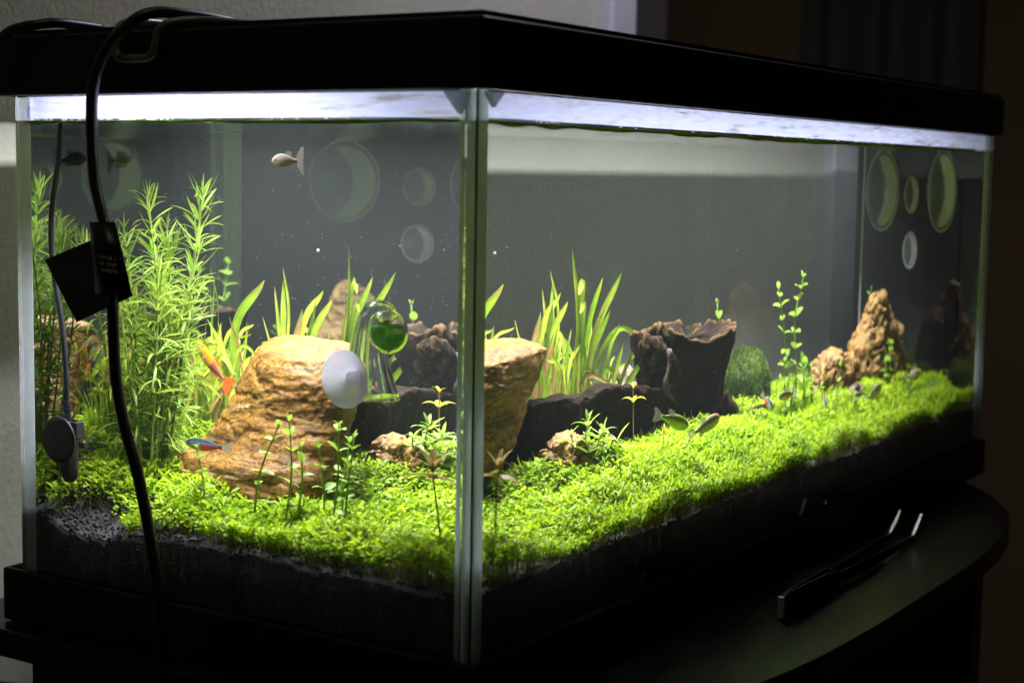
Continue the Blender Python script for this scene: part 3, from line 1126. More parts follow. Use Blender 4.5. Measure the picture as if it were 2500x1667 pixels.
def carpet():
    n = 37000
    x = RNG.uniform(0.0085, 0.762, n)
    y = RNG.uniform(0.0085, 0.294, n)
    keep = ~blocked(x, y)
    dens = np.where(y > 0.17, 0.55, 1.0)
    bare = np.exp(-(((x - 0.008) / 0.024) ** 2 + ((y - 0.258) / 0.026) ** 2)) * 1.6
    clump = 0.55 + 0.9 * vnoise(np.c_[x * 55, y * 55, x * 0], 81)
    edge = np.clip((np.minimum(x, y) - GT) / 0.012, 0, 1)
    keep &= RNG.random(n) < np.clip(dens - bare, 0, 1) * np.clip(clump + 0.45, 0.35, 1)
    x, y = x[keep], y[keep]
    n = len(x)
    hgt = 0.0055 + 0.0105 * np.clip(0.5 + 0.75 * vnoise(np.c_[x * 30, y * 30, x * 0 + 3], 82), 0, 1) + 0.003 * RNG.random(n)
    hgt += 0.004 * np.exp(-((x - 0.2) / 0.05) ** 2 - ((y - 0.09) / 0.04) ** 2)
    z0 = soil_h(x, y)
    kind = (vnoise(np.c_[x * 20, y * 20, x * 0 + 9], 83) + 0.5 * RNG.standard_normal(n)) > 0.15
    P, D, Ln, Wd, Dr, C = [], [], [], [], [], []
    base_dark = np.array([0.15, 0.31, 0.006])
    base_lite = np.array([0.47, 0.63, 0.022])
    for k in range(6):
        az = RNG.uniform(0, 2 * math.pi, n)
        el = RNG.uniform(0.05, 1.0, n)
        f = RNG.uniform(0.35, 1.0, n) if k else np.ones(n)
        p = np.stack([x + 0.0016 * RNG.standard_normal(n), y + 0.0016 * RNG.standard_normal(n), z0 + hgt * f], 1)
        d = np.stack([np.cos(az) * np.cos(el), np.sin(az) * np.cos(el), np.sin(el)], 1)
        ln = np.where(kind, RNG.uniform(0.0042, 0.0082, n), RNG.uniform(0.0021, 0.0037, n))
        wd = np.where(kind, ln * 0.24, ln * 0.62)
        t = np.clip(0.25 + 0.55 * f + 0.25 * vnoise(np.c_[x * 33, y * 33, x * 0 + 5], 84) + 0.16 * RNG.standard_normal(n) - 0.15, 0, 1)[:, None]  # lower leaves coloured darker, putting the shade between leaves into the colour
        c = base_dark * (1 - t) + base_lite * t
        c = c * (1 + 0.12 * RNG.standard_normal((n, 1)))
        P.append(p); D.append(d); Ln.append(ln); Wd.append(wd); C.append(np.clip(c, 0.005, 0.9))
        Dr.append(RNG.uniform(0.1, 0.5, n))
    # dead brown leaves and long thin strands between the green ones
    m = 1500
    i = RNG.integers(0, n, m)
    az = RNG.uniform(0, 6.28, m)
    el = RNG.uniform(-0.1, 0.7, m)
    P.append(np.stack([x[i], y[i], z0[i] + hgt[i] * RNG.uniform(0.3, 1.0, m)], 1))
    D.append(np.stack([np.cos(az) * np.cos(el), np.sin(az) * np.cos(el), np.sin(el)], 1))
    strand = RNG.random(m) < 0.6
    Ln.append(np.where(strand, RNG.uniform(0.012, 0.022, m), RNG.uniform(0.004, 0.007, m)))
    Wd.append(np.where(strand, 0.0007, 0.0018))
    Dr.append(RNG.uniform(0.2, 0.9, m))
    C.append(np.where(strand[:, None], np.array([0.34, 0.52, 0.05]), np.array([0.24, 0.14, 0.04])) * RNG.uniform(0.6, 1.2, (m, 1)))
    P, D, C = np.concatenate(P), np.concatenate(D), np.concatenate(C)
    Ln, Wd, Dr = np.concatenate(Ln), np.concatenate(Wd), np.concatenate(Dr)
    P[:, 0] = np.clip(P[:, 0], 0.0095, 0.7600)
    P[:, 1] = np.clip(P[:, 1], 0.0095, 0.2940)
    up = np.tile([0, 0, 1.0], (len(P), 1)) + 0.5 * RNG.standard_normal((len(P), 3))
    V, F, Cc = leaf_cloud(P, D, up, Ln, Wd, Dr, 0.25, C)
    # thin pale stalks
    m = n
    i = np.arange(m)
    top = np.stack([x, y, z0 + hgt], 1)
    bot = np.stack([x + 0.003 * RNG.standard_normal(m), y + 0.003 * RNG.standard_normal(m), z0 - 0.002], 1)
    bot[:, :2] = np.clip(bot[:, :2], 0.0085, None)
    w = np.stack([np.cos(i * 1.7), np.sin(i * 1.7), 0 * i], 1) * 0.00022
    SV = np.stack([bot - w, bot + w, top + w, top - w], 1).reshape(-1, 3)
    SF = np.concatenate([np.stack([4 * i, 4 * i + 1, 4 * i + 2], 1), np.stack([4 * i, 4 * i + 2, 4 * i + 3], 1)]) + len(V)
    V = np.concatenate([V, SV])
    F = np.concatenate([F, SF])
    Cc = np.concatenate([Cc, np.tile([0.22, 0.20, 0.06], (len(SV), 1))])
    V[:, 0] = np.clip(V[:, 0], 0.0078, 0.7655)
    V[:, 1] = np.clip(V[:, 1], 0.0078, 0.2985)
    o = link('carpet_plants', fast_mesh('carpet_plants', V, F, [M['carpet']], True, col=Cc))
    tag(o, 'dense bright green carpet of tiny leaves covering the soil', 'ground cover', kind='stuff')


carpet()


# leaf meshes shared by the plants
def ribbon(length, width, nseg, bend, fold, prof, twist=0.0):
    V, F = [], []
    for k in range(nseg + 1):
        u = k / nseg
        w = width * prof(u)
        ang = bend * u
        if abs(bend) > 1e-4:
            x = length * math.sin(ang) / bend
            z = -length * (1 - math.cos(ang)) / bend
        else:
            x, z = length * u, 0
        tw = twist * u
        for s in (-1, 0, 1):
            V.append((x, s * w * math.cos(tw), z + (fold * w if s else 0) + s * w * math.sin(tw)))
        if k:
            b = 3 * (k - 1)
            F += [[b, b + 3, b + 4, b + 1], [b + 1, b + 4, b + 5, b + 2]]
    return V, F


lance = lambda u: max(0.05, math.sin(math.pi * min(1, 0.08 + u * 0.92)) ** 0.7)
oval = lambda u: max(0.06, math.sin(math.pi * (0.06 + 0.90 * u) ** 0.9) ** 0.6)
M['narrow'] = leaf_mat('narrow_leaf', (0.13, 0.26, 0.022), (0.40, 0.52, 0.075), 0.42, 25)
M['stemgreen'] = leaf_mat('stem_green', (0.16, 0.26, 0.03), (0.34, 0.44, 0.08), 0.3, 40)
M['bacopa'] = leaf_mat('round_leaf', (0.18, 0.36, 0.025), (0.42, 0.58, 0.07), 0.4, 40)
M['grassblade'] = leaf_mat('blade', (0.20, 0.36, 0.01), (0.50, 0.58, 0.06), 0.45, 22, rough=0.3)
M['veined'] = leaf_mat('veined_blade', None, None, 0.45, attr=True, rough=0.32)
M['brownblade'] = leaf_mat('brown_blade', (0.34, 0.20, 0.07), (0.48, 0.30, 0.12), 0.4, 30)
M['brownleaf'] = leaf_mat('brown_leaf', (0.26, 0.20, 0.05), (0.38, 0.27, 0.10), 0.4, 50)
M['yellowleaf'] = leaf_mat('yellow_leaf', (0.40, 0.30, 0.02), (0.55, 0.48, 0.04), 0.4, 200)

NARROW = [fast_mesh('leaf', *ribbon(0.0215, 0.00092, 5, b, 0.3, lance, tw), [M['narrow']], True) for b, tw in ((0.7, 0.3), (1.3, -0.4), (-0.4, 0.2), (0.3, 0.8))]
ROUND = [fast_mesh('leaf', *ribbon(0.0078, 0.0023, 4, b, 0.2, oval), [M['bacopa']], True) for b in (0.5, 0.9, 0.2)]
CLUMP = [fast_mesh('leaf', *ribbon(0.016, 0.0022, 5, b, 0.3, lance), [M['narrow']], True) for b in (0.7, 1.1, 0.3)]
BROWN = [fast_mesh('leaf', *ribbon(0.021, 0.0042, 6, b, 0.25, oval), [M['brownleaf']], True) for b in (0.5, 1.0)]
YELLOW = [fast_mesh('leaf', *ribbon(0.013, 0.0028, 5, b, 0.3, lance), [M['yellowleaf']], True) for b in (1.3, 0.4)]


def leaf_at(me, parent, p, az, el, scale, roll=0.0):
    mtx = Matrix.Translation(Vector(p)) @ Matrix.Rotation(az, 4, 'Z') @ Matrix.Rotation(-el, 4, 'Y') @ Matrix.Rotation(roll, 4, 'X') @ Matrix.Scale(scale, 4)
    return link('leaf', me, parent, mtx)


def stem_plant(name, label, cat, group, pts, leaves, per, gap, start, el_lo, el_hi, sc_lo, sc_hi, rad, stem_mat, tip=True, seed=0, bare=0.0):
    rnd = random.Random(seed)
    P = catmull(pts, 10)
    t = thing(name, label, cat, tuple(P[0]), group)
    seg = np.r_[0, np.cumsum(np.linalg.norm(np.diff(P, axis=0), axis=1))]
    tot = seg[-1]
    MB().tube(P, np.linspace(rad, rad * 0.6, len(P)), 7).build('stem', stem_mat, t, smooth=True)
    s = start * tot
    az0 = rnd.uniform(0, 6)
    while s < tot - 0.0015:
        u = s / tot
        if rnd.random() > bare * (1 - u):
            c = [np.interp(s, seg, P[:, k]) for k in range(3)]
            for k in range(per):
                if per > 2 and rnd.random() < 0.12:
                    continue
                el = el_lo + (el_hi - el_lo) * u ** 3 + rnd.gauss(0, 0.16)
                sc = (sc_lo + (sc_hi - sc_lo) * min(1, (1 - u) * 4 + 0.55)) * rnd.uniform(0.75, 1.1)
                leaf_at(rnd.choice(leaves), t, c, az0 + 2 * math.pi * k / per + rnd.gauss(0, 0.18), el, sc, rnd.gauss(0, 0.25))
        az0 += math.pi / 2 if per == 2 else rnd.uniform(0.4, 0.9)
        s += gap * rnd.uniform(0.8, 1.2) * (1.0 if u < 0.8 else 0.75)
    if tip:
        for k in range(max(3, per)):
            leaf_at(rnd.choice(leaves), t, P[-1], az0 + 2.4 * k, rnd.uniform(0.9, 1.4), sc_lo * rnd.uniform(0.55, 0.9), 0)
    return t


def clamp_in(p):
    return (min(max(p[0], 0.012), 0.755), min(max(p[1], 0.014), 0.287), p[2])


# tall narrow-leaved stems, left
G1 = 'narrow-leaved stems in the left thicket'
LBL = 'green stem with whorls of narrow leaves inside the left thicket'
stems = [
    ((0.100, 0.250), (0.125, 0.236, 0.246), 'tallest narrow-leaved stem, its tip highest at the right edge of the left thicket'),
    ((0.084, 0.247), (0.083, 0.250, 0.243), 'second tallest narrow-leaved stem, tip right of the hanging cord'),
    ((0.098, 0.256), (0.118, 0.258, 0.226), LBL), ((0.092, 0.250), (0.114, 0.232, 0.216), LBL), ((0.080, 0.252), (0.064, 0.266, 0.222), LBL),
    ((0.076, 0.246), (0.078, 0.240, 0.206), LBL), ((0.102, 0.262), (0.135, 0.264, 0.216), LBL), ((0.100, 0.254), (0.130, 0.246, 0.202), LBL),
    ((0.080, 0.262), (0.054, 0.278, 0.216), LBL), ((0.090, 0.262), (0.095, 0.276, 0.226), LBL), ((0.088, 0.252), (0.096, 0.252, 0.214), LBL),
    ((0.084, 0.248), (0.090, 0.242, 0.190), LBL), ((0.096, 0.250), (0.122, 0.240, 0.190), LBL), ((0.100, 0.258), (0.126, 0.254, 0.172), LBL),
    ((0.086, 0.256), (0.074, 0.258, 0.188), LBL), ((0.094, 0.246), (0.106, 0.238, 0.168), LBL), ((0.090, 0.258), (0.110, 0.262, 0.196), LBL)]
for k, (b, tp, lb) in enumerate(stems):
    bz = float(soil_h(np.array([b[0]]), np.array([b[1]]))[0]) - 0.002
    mid = ((b[0] * 0.55 + tp[0] * 0.45) + random.uniform(-0.006, 0.006), (b[1] * 0.55 + tp[1] * 0.45) + random.uniform(-0.006, 0.006), bz + (tp[2] - bz) * 0.5)
    stem_plant('stem_plant', lb, 'plant', G1, [(b[0], b[1], bz), clamp_in(mid), clamp_in((tp[0], tp[1], tp[2] - 0.012))], NARROW, 7, 0.0072, 0.14, 0.20, 0.95, 0.68, 0.95, 0.0009, M['stemgreen'], seed=100 + k, bare=0.5)


# round-leaved stems
def bac(pts, label, seed, group=None, sc=1.0, gap=0.009, start=0.1):
    rb = random.Random(seed * 3)
    pts = [pts[0]] + [(q[0] + rb.uniform(-0.003, 0.003), q[1] + rb.uniform(-0.002, 0.002), q[2]) for q in pts[1:-1]] + [pts[-1]]
    return stem_plant('round_leaf_plant', label, 'plant', group, pts, ROUND, 2, gap, start, 0.35, 0.9, 0.7 * sc, 1.0 * sc, 0.0008 * sc, M['stemgreen'], seed=seed)


bac([(0.05, 0.157, 0.066), (0.048, 0.150, 0.095), (0.045, 0.137, 0.122)], 'slanting round-leaved stem in front of the ochre stone', 201)
bac([(0.05, 0.137, 0.066), (0.051, 0.135, 0.095), (0.05, 0.1335, 0.123)], 'upright round-leaved stem just right of the slanting stem', 202)
bac([(0.052, 0.131, 0.066), (0.055, 0.129, 0.09), (0.054, 0.128, 0.110)], 'short round-leaved stem right of the upright one by the ochre stone', 203)
bac([(0.05, 0.112, 0.066), (0.05, 0.113, 0.09), (0.05, 0.1145, 0.111)], 'small round-leaved stem left of the leafy trio below the white cup', 204)
bac([(0.052, 0.108, 0.066), (0.053, 0.105, 0.095), (0.051, 0.1025, 0.1235)], 'tallest of the round-leaved stems below the white cup', 205)
bac([(0.056, 0.103, 0.066), (0.057, 0.101, 0.09), (0.056, 0.0985, 0.115)], 'round-leaved stem in the middle of the trio below the white cup', 206)
bac([(0.055, 0.101, 0.066), (0.053, 0.097, 0.09), (0.05, 0.0925, 0.1185)], 'round-leaved stem leaning right below the white cup', 207)
bac([(0.04, 0.182, 0.062), (0.042, 0.187, 0.085), (0.044, 0.192, 0.104)], 'thin round-leaved stem under the blue and red fish', 208)
bac([(0.016, 0.277, 0.052), (0.0155, 0.276, 0.07), (0.015, 0.2745, 0.094)], 'round-leaved stem below the black disc at the left edge', 209, sc=1.15)
bac([(0.505, 0.282, 0.072), (0.508, 0.284, 0.12), (0.506, 0.2835, 0.1535)], 'thin round-leaved stem behind the stump, its tip above the stump top', 210, sc=1.25, gap=0.012)
bac([(0.494, 0.150, 0.068), (0.492, 0.150, 0.11), (0.484, 0.150, 0.145), (0.474, 0.150, 0.170)], 'tall round-leaved stem leaning left, right of the moss ball', 213, sc=1.5, gap=0.012)
bac([(0.505, 0.152, 0.068), (0.508, 0.152, 0.11), (0.506, 0.152, 0.145), (0.516, 0.152, 0.176)], 'tall round-leaved stem with the highest tip, right of the moss ball', 214, sc=1.5, gap=0.011)
bac([(0.500, 0.140, 0.068), (0.512, 0.140, 0.09), (0.522, 0.140, 0.110)], 'leafy round-leaved stem bending right beside the tall pair', 215, sc=1.4, gap=0.010)
bac([(0.483, 0.138, 0.068), (0.478, 0.138, 0.09), (0.476, 0.138, 0.118)], 'bushy round-leaved stem nearest the moss ball', 216, sc=1.5, gap=0.009)
bac([(0.490, 0.132, 0.066), (0.486, 0.132, 0.085), (0.488, 0.132, 0.104)], 'dense low round-leaved stem between the blue fish and the tall pair', 220, sc=1.7, gap=0.007)
bac([(0.502, 0.128, 0.066), (0.500, 0.128, 0.085), (0.497, 0.128, 0.116)], 'dense round-leaved stem in the middle of the bush right of the moss ball', 221, sc=1.7, gap=0.008)
bac([(0.512, 0.126, 0.066), (0.514, 0.126, 0.08), (0.511, 0.126, 0.098)], 'dense low round-leaved stem at the right of the bush beside the moss ball', 222, sc=1.5, gap=0.007)
bac([(0.545, 0.11, 0.065), (0.547, 0.11, 0.085), (0.548, 0.11, 0.110)], 'slim round-leaved stem in front of the knobbly stone', 217, sc=1.1)
bac([(0.520, 0.12, 0.065), (0.523, 0.12, 0.08), (0.524, 0.12, 0.098)], 'short slim stem left of the knobbly stone', 218, sc=1.0)
bac([(0.535, 0.105, 0.065), (0.534, 0.105, 0.08), (0.536, 0.105, 0.094)], 'shortest slim stem before the knobbly stone', 219, sc=0.9)
for k, (xx, yy, h, lb) in enumerate([(0.648, 0.12, 0.106, 'yellowish bushy stem in front of the tall pointed stone'), (0.655, 0.118, 0.118, 'taller yellowish stem right of the bushy one by the pointed stone'),
                                     (0.74, 0.07, 0.088, 'small leafy sprout near the far right pane'), (0.69, 0.20, 0.158, 'tiny green sprig lying on the tip of the pointed stone')]):
    z0 = 0.064 if h < 0.15 else 0.147
    bac([(xx, yy, z0), (xx + 0.001, yy, (z0 + h) / 2), (xx + 0.002, yy, h)], lb, 230 + k, sc=1.3 if k < 2 else 0.8, gap=0.006)

# leafy clump on the small stone
G2 = 'leafy shoots on the small brown stone'
clump_pts = [((0.205, 0.128), (0.204, 0.1225, 0.114)), ((0.200, 0.13), (0.190, 0.126, 0.108)), ((0.212, 0.125), (0.219, 0.120, 0.107)), ((0.21, 0.13), (0.226, 0.128, 0.103)), ((0.215, 0.118), (0.213, 0.110, 0.102)), ((0.222, 0.12), (0.235, 0.116, 0.096)), ((0.203, 0.12), (0.198, 0.114, 0.101))]
for k, (b, tp) in enumerate(clump_pts):
    stem_plant('leafy_shoot', 'tallest leafy shoot on the small brown stone' if k == 0 else 'green leafy shoot in the clump on the small brown stone', 'plant', G2,
               [(b[0], b[1], 0.080), ((b[0] + tp[0]) / 2, (b[1] + tp[1]) / 2, 0.095), (tp[0], tp[1], tp[2] - 0.006)], CLUMP, 4, 0.007, 0.25, 0.25, 0.8, 0.7, 0.95, 0.0008, M['stemgreen'], seed=300 + k)

# brown-leaved plant near the corner, yellow sprig
stem_plant('brown_leaf_plant', 'brown-leaved plant with a thin dark stem close to the near corner', 'plant', None, [(0.046, 0.036, 0.060), (0.052, 0.043, 0.085), (0.059, 0.050, 0.106)], BROWN, 4, 0.2, 0.93, 0.1, 0.25, 0.85, 1.0, 0.0007, M['brownleaf'], tip=True, seed=5)
ys = stem_plant('yellow_sprig', 'yellowing sprig with drooping leaves in front of the dark log', 'plant', None, [(0.281, 0.150, 0.074), (0.280, 0.151, 0.095), (0.2796, 0.1515, 0.119)], YELLOW, 2, 0.2, 0.80, 0.5, 0.6, 0.8, 0.85, 0.0006, M['brownleaf'], tip=True, seed=1)
for az in (2.2, -0.9):
    leaf_at(YELLOW[0], ys, (0.2797, 0.1515, 0.1105), az, 0.75, 1.0)
stem_plant('yellow_sprig', 'short yellow sprig low in the carpet right of the leafy clump', 'plant', None, [(0.262, 0.095, 0.066), (0.264, 0.094, 0.08), (0.266, 0.093, 0.096)], YELLOW, 2, 0.012, 0.5, 0.5, 0.9, 0.5, 0.6, 0.0006, M['brownleaf'], tip=True, seed=3)


# ------------------------------------------------------------------ grass-like plants: every blade is a part
def blade(parent, base, mid, tip, width, mat, seed=0, fold=0.35):
    P = catmull([base, mid, tip], 8)
    T, N, B = frames(P)
    rnd = random.Random(seed)
    # blade faces the open side of the tank with some turn
    face = np.array([math.cos(rnd.uniform(-2.6, -1.2)), -1.0, 0.15])
    V, F, C = [], [], []
    n = len(P)
    ca, cb = ((0.30, 0.17, 0.06), (0.46, 0.28, 0.11)) if mat is M['brownblade'] else ((0.17, 0.33, 0.012), (0.50, 0.58, 0.06))
    mixc = rnd.random()
    tipc = np.array([0.42, 0.30, 0.06]) if rnd.random() < 0.55 else np.array([0.10, 0.24, 0.02])
    for k in range(n):
        u = k / (n - 1)
        s = np.cross(T[k], face)
        s /= np.linalg.norm(s) + 1e-9
        nn = np.cross(s, T[k])
        w = 0.68 * width * (0.6 + 0.4 * min(1, u * 2.5)) * (1 if u < 0.72 else max(0.04, math.cos((u - 0.72) / 0.28 * math.pi / 2) ** 0.7))
        for q in (-1, 0, 1):
            V.append(P[k] + s * w * q + nn * (fold * w if q else 0))
            cc = (np.array(ca) * (1 - mixc) + np.array(cb) * mixc) * (1.25 if q == 0 else 0.85) * rnd.uniform(0.7, 1.2)
            tt = max(0, (u - 0.78) / 0.22) * 0.7
            C.append(cc * (1 - tt) + tipc * tt)
        if k:
            b = 3 * (k - 1)
            F += [[b, b + 3, b + 4, b + 1], [b + 1, b + 4, b + 5, b + 2]]
    return link('blade', fast_mesh('blade', V, F, [M['veined']], True, col=np.array(C)), parent)


def tuft(label, c, specs, nrand, spread, hmin, hmax, seed, wid=(0.0018, 0.0034)):
    rnd = random.Random(seed)
    cz = float(soil_h(np.array([c[0]]), np.array([c[1]]))[0])
    t = thing('grass_plant', label, 'plant', (c[0], c[1], cz), 'grass-like plants behind the log')
    for k, (tip, mid, w, br) in enumerate(specs):
        b = (c[0] + rnd.uniform(-1, 1) * 0.010, c[1] + rnd.uniform(-1, 1) * 0.008, cz - 0.002)
        if mid is None:
            mid = tuple(b[i] * 0.5 + tip[i] * 0.5 + (0.0 if i == 2 else rnd.uniform(-0.004, 0.004)) for i in range(3))
            mid = (mid[0], mid[1], mid[2] + 0.006)
        blade(t, b, mid, tip, w, M['brownblade'] if br else M['grassblade'], seed * 50 + k)
    for k in range(nrand):
        b = (c[0] + rnd.uniform(-1, 1) * 0.014, c[1] + rnd.uniform(-1, 1) * 0.010, cz - 0.002)
        a = rnd.uniform(0, 6.28)
        r = spread * rnd.uniform(0.15, 1)
        h = rnd.uniform(hmin, hmax)
        tip = clamp_in((b[0] + r * math.cos(a), b[1] + r * math.sin(a) * 0.6, cz + h))
        mid = (b[0] * 0.6 + tip[0] * 0.4, b[1] * 0.6 + tip[1] * 0.4, cz + h * (0.62 if r < spread * 0.6 else 0.85))
        if r > spread * 0.75:
            tip = (tip[0], tip[1], tip[2] - 0.018)
        blade(t, b, mid, tip, rnd.uniform(*wid), M['brownblade'] if rnd.random() < 0.08 else M['grassblade'], seed * 50 + 20 + k)
    return t


tuft('grass-like plant with the tallest upright blade behind the log', (0.275, 0.226), [
    ((0.2543, 0.2039, 0.2040), (0.270, 0.214, 0.150), 0.0040, False), ((0.3006, 0.1937, 0.188), (0.285, 0.212, 0.145), 0.0040, False),
    ((0.288, 0.204, 0.185), (0.281, 0.215, 0.150), 0.0032, False), ((0.258, 0.200, 0.176), (0.272, 0.212, 0.175), 0.0036, False),
    ((0.259, 0.199, 0.165), (0.272, 0.210, 0.163), 0.0032, False), ((0.297, 0.204, 0.164), (0.287, 0.216, 0.135), 0.0036, False),
    ((0.309, 0.204, 0.155), (0.296, 0.216, 0.135), 0.0032, False), ((0.292, 0.200, 0.172), (0.285, 0.214, 0.14), 0.0009, True)], 40, 0.036, 0.045, 0.085, 11, (0.0012, 0.0026))
tuft('grass-like plant with arching blades just right of the ochre stone', (0.252, 0.238), [
    ((0.236, 0.232, 0.132), (0.2535, 0.2387, 0.153), 0.0030, False), ((0.2481, 0.234, 0.1655), (0.243, 0.238, 0.13), 0.0034, True),
    ((0.262, 0.228, 0.160), None, 0.0030, True), ((0.2448, 0.2619, 0.1597), None, 0.0012, False),
    ((0.262, 0.226, 0.1765), (0.250, 0.236, 0.150), 0.0034, False), ((0.266, 0.222, 0.171), (0.256, 0.232, 0.145), 0.0036, False), ((0.255, 0.228, 0.170), (0.252, 0.234, 0.140), 0.0038, False), ((0.262, 0.234, 0.162), (0.258, 0.236, 0.135), 0.0034, False)], 40, 0.04, 0.04, 0.08, 12, (0.0012, 0.0026))
tuft('grass-like plant with three slim upright blades near the back pane', (0.285, 0.270), [
    ((0.2878, 0.2708, 0.1881), (0.298, 0.272, 0.150), 0.0016, False), ((0.2919, 0.2728, 0.179), (0.290, 0.272, 0.135), 0.0032, False),
    ((0.2827, 0.2743, 0.176), (0.288, 0.272, 0.130), 0.0020, False)], 26, 0.035, 0.04, 0.08, 13, (0.0012, 0.0026))
tuft('grass-like plant bending over towards the stump', (0.302, 0.222), [
    ((0.345, 0.205, 0.137), (0.310, 0.212, 0.148), 0.0026, False), ((0.340, 0.206, 0.118), (0.325, 0.209, 0.1315), 0.0030, False),
    ((0.347, 0.206, 0.1115), (0.333, 0.210, 0.122), 0.0022, False), ((0.338, 0.200, 0.134), None, 0.0034, False), ((0.300, 0.200, 0.1165), (0.272, 0.206, 0.1225), 0.0022, True)], 30, 0.034, 0.04, 0.07, 14, (0.0012, 0.0026))
tuft('grass-like plant with one broad leaf behind the left thicket', (0.205, 0.262), [
    ((0.222, 0.2475, 0.183), (0.207, 0.262, 0.150), 0.0046, False), ((0.19, 0.272, 0.16), None, 0.0036, False)], 36, 0.05, 0.04, 0.085, 15, (0.0014, 0.003))
tuft('leafy grass-like plant filling the corner behind the orange fish', (0.178, 0.270), [((0.165, 0.262, 0.150), None, 0.0034, False), ((0.19, 0.262, 0.158), None, 0.0034, False), ((0.160, 0.276, 0.140), None, 0.003, False)], 46, 0.05, 0.03, 0.075, 17, (0.0014, 0.003))
tuft('low arching grass-like plant between the left thicket and the ochre stone', (0.150, 0.276), [], 40, 0.045, 0.025, 0.06, 18, (0.0012, 0.0026))
tuft('low grass-like plant against the back pane behind the ochre stone', (0.225, 0.280), [], 40, 0.06, 0.035, 0.08, 16, (0.0014, 0.003))


# ------------------------------------------------------------------ moss ball
def moss_ball():
    c = np.array([0.494, 0.222, 0.0955])
    t = thing('moss_ball', 'fuzzy dark green moss ball between the stump and the tall round-leaved stems', 'moss ball', tuple(c - [0, 0, 0.028]))
    V, F = loft([(c[2] - 0.028, c[0] - 0.03, c[0] + 0.03, c[1] - 0.03, c[1] + 0.03), (c[2] + 0.026, c[0] - 0.03, c[0] + 0.03, c[1] - 0.03, c[1] + 0.03)], 60, 40, 2, 0.1)
    d = V - c
    d = d / np.linalg.norm(d, axis=1)[:, None]
    V = c + d * (0.0305 + 0.003 * fbm(d * 3, 3, 5))[:, None] * np.array([0.88, 0.88, 0.92])
    mm = leaf_mat('moss', None, None, 0.3, attr=True, rough=0.7)
    colr = lambda n, k: np.array([0.015, 0.036, 0.002]) + np.clip(0.5 + 1.1 * k[:, None], 0, 1.3) * np.array([0.062, 0.095, 0.003])
    link('core', fast_mesh('core', V, close(V, F, 60), [mm], True, col=colr(len(V), fbm(V * 90, 3, 6))), t)
    n = 9000
    d = RNG.standard_normal((n, 3))
    d /= np.linalg.norm(d, axis=1)[:, None]
    p = c + d * (0.0298 + 0.003 * fbm(d * 3, 3, 5))[:, None] * np.array([0.88, 0.88, 0.92])
    dd = d + 0.5 * RNG.standard_normal((n, 3))
    k = fbm(p * 90, 3, 6)
    V, F, C = leaf_cloud(p, dd, RNG.standard_normal((n, 3)), RNG.uniform(0.002, 0.0055, n), np.full(n, 0.00055), RNG.uniform(0, 0.4, n), 0.1, colr(n, k) * RNG.uniform(0.6, 1.6, (n, 1)))
    o = link('fuzz', fast_mesh('fuzz', V, F, [mm], True, col=C), t)
    o['kind'] = 'stuff'


moss_ball()


# ------------------------------------------------------------------ fish
def fish_mat(name, rough, transp):
    m, nt, out = new_mat(name)
    p = nd(nt, 'ShaderNodeBsdfPrincipled')
    p.inputs['Roughness'].default_value = rough
    p.inputs['Specular IOR Level'].default_value = 0.6
    a = nd(nt, 'ShaderNodeAttribute', attribute_name='Col')
    nt.links.new(a.outputs['Color'], p.inputs['Base Color'])
    if transp:
        x = nd(nt, 'ShaderNodeBsdfTransparent')
        tl = nd(nt, 'ShaderNodeBsdfTranslucent')
        nt.links.new(a.outputs['Color'], tl.inputs[0])
        m1 = nd(nt, 'ShaderNodeMixShader')
        m1.inputs[0].default_value = 0.5
        nt.links.new(p.outputs[0], m1.inputs[1])
        nt.links.new(tl.outputs[0], m1.inputs[2])
        m2 = nd(nt, 'ShaderNodeMixShader')
        m2.inputs[0].default_value = transp
        nt.links.new(m1.outputs[0], m2.inputs[1])
        nt.links.new(x.outputs[0], m2.inputs[2])
        nt.links.new(m2.outputs[0], out.inputs['Surface'])
    else:
        nt.links.new(p.outputs[0], out.inputs['Surface'])
    return m


M['skin'] = fish_mat('fish_skin', 0.28, 0)
M['fin'] = fish_mat('fish_fin', 0.4, 0.55)
M['eye'] = principled('fish_eye', (0.01, 0.01, 0.012), 0.1)


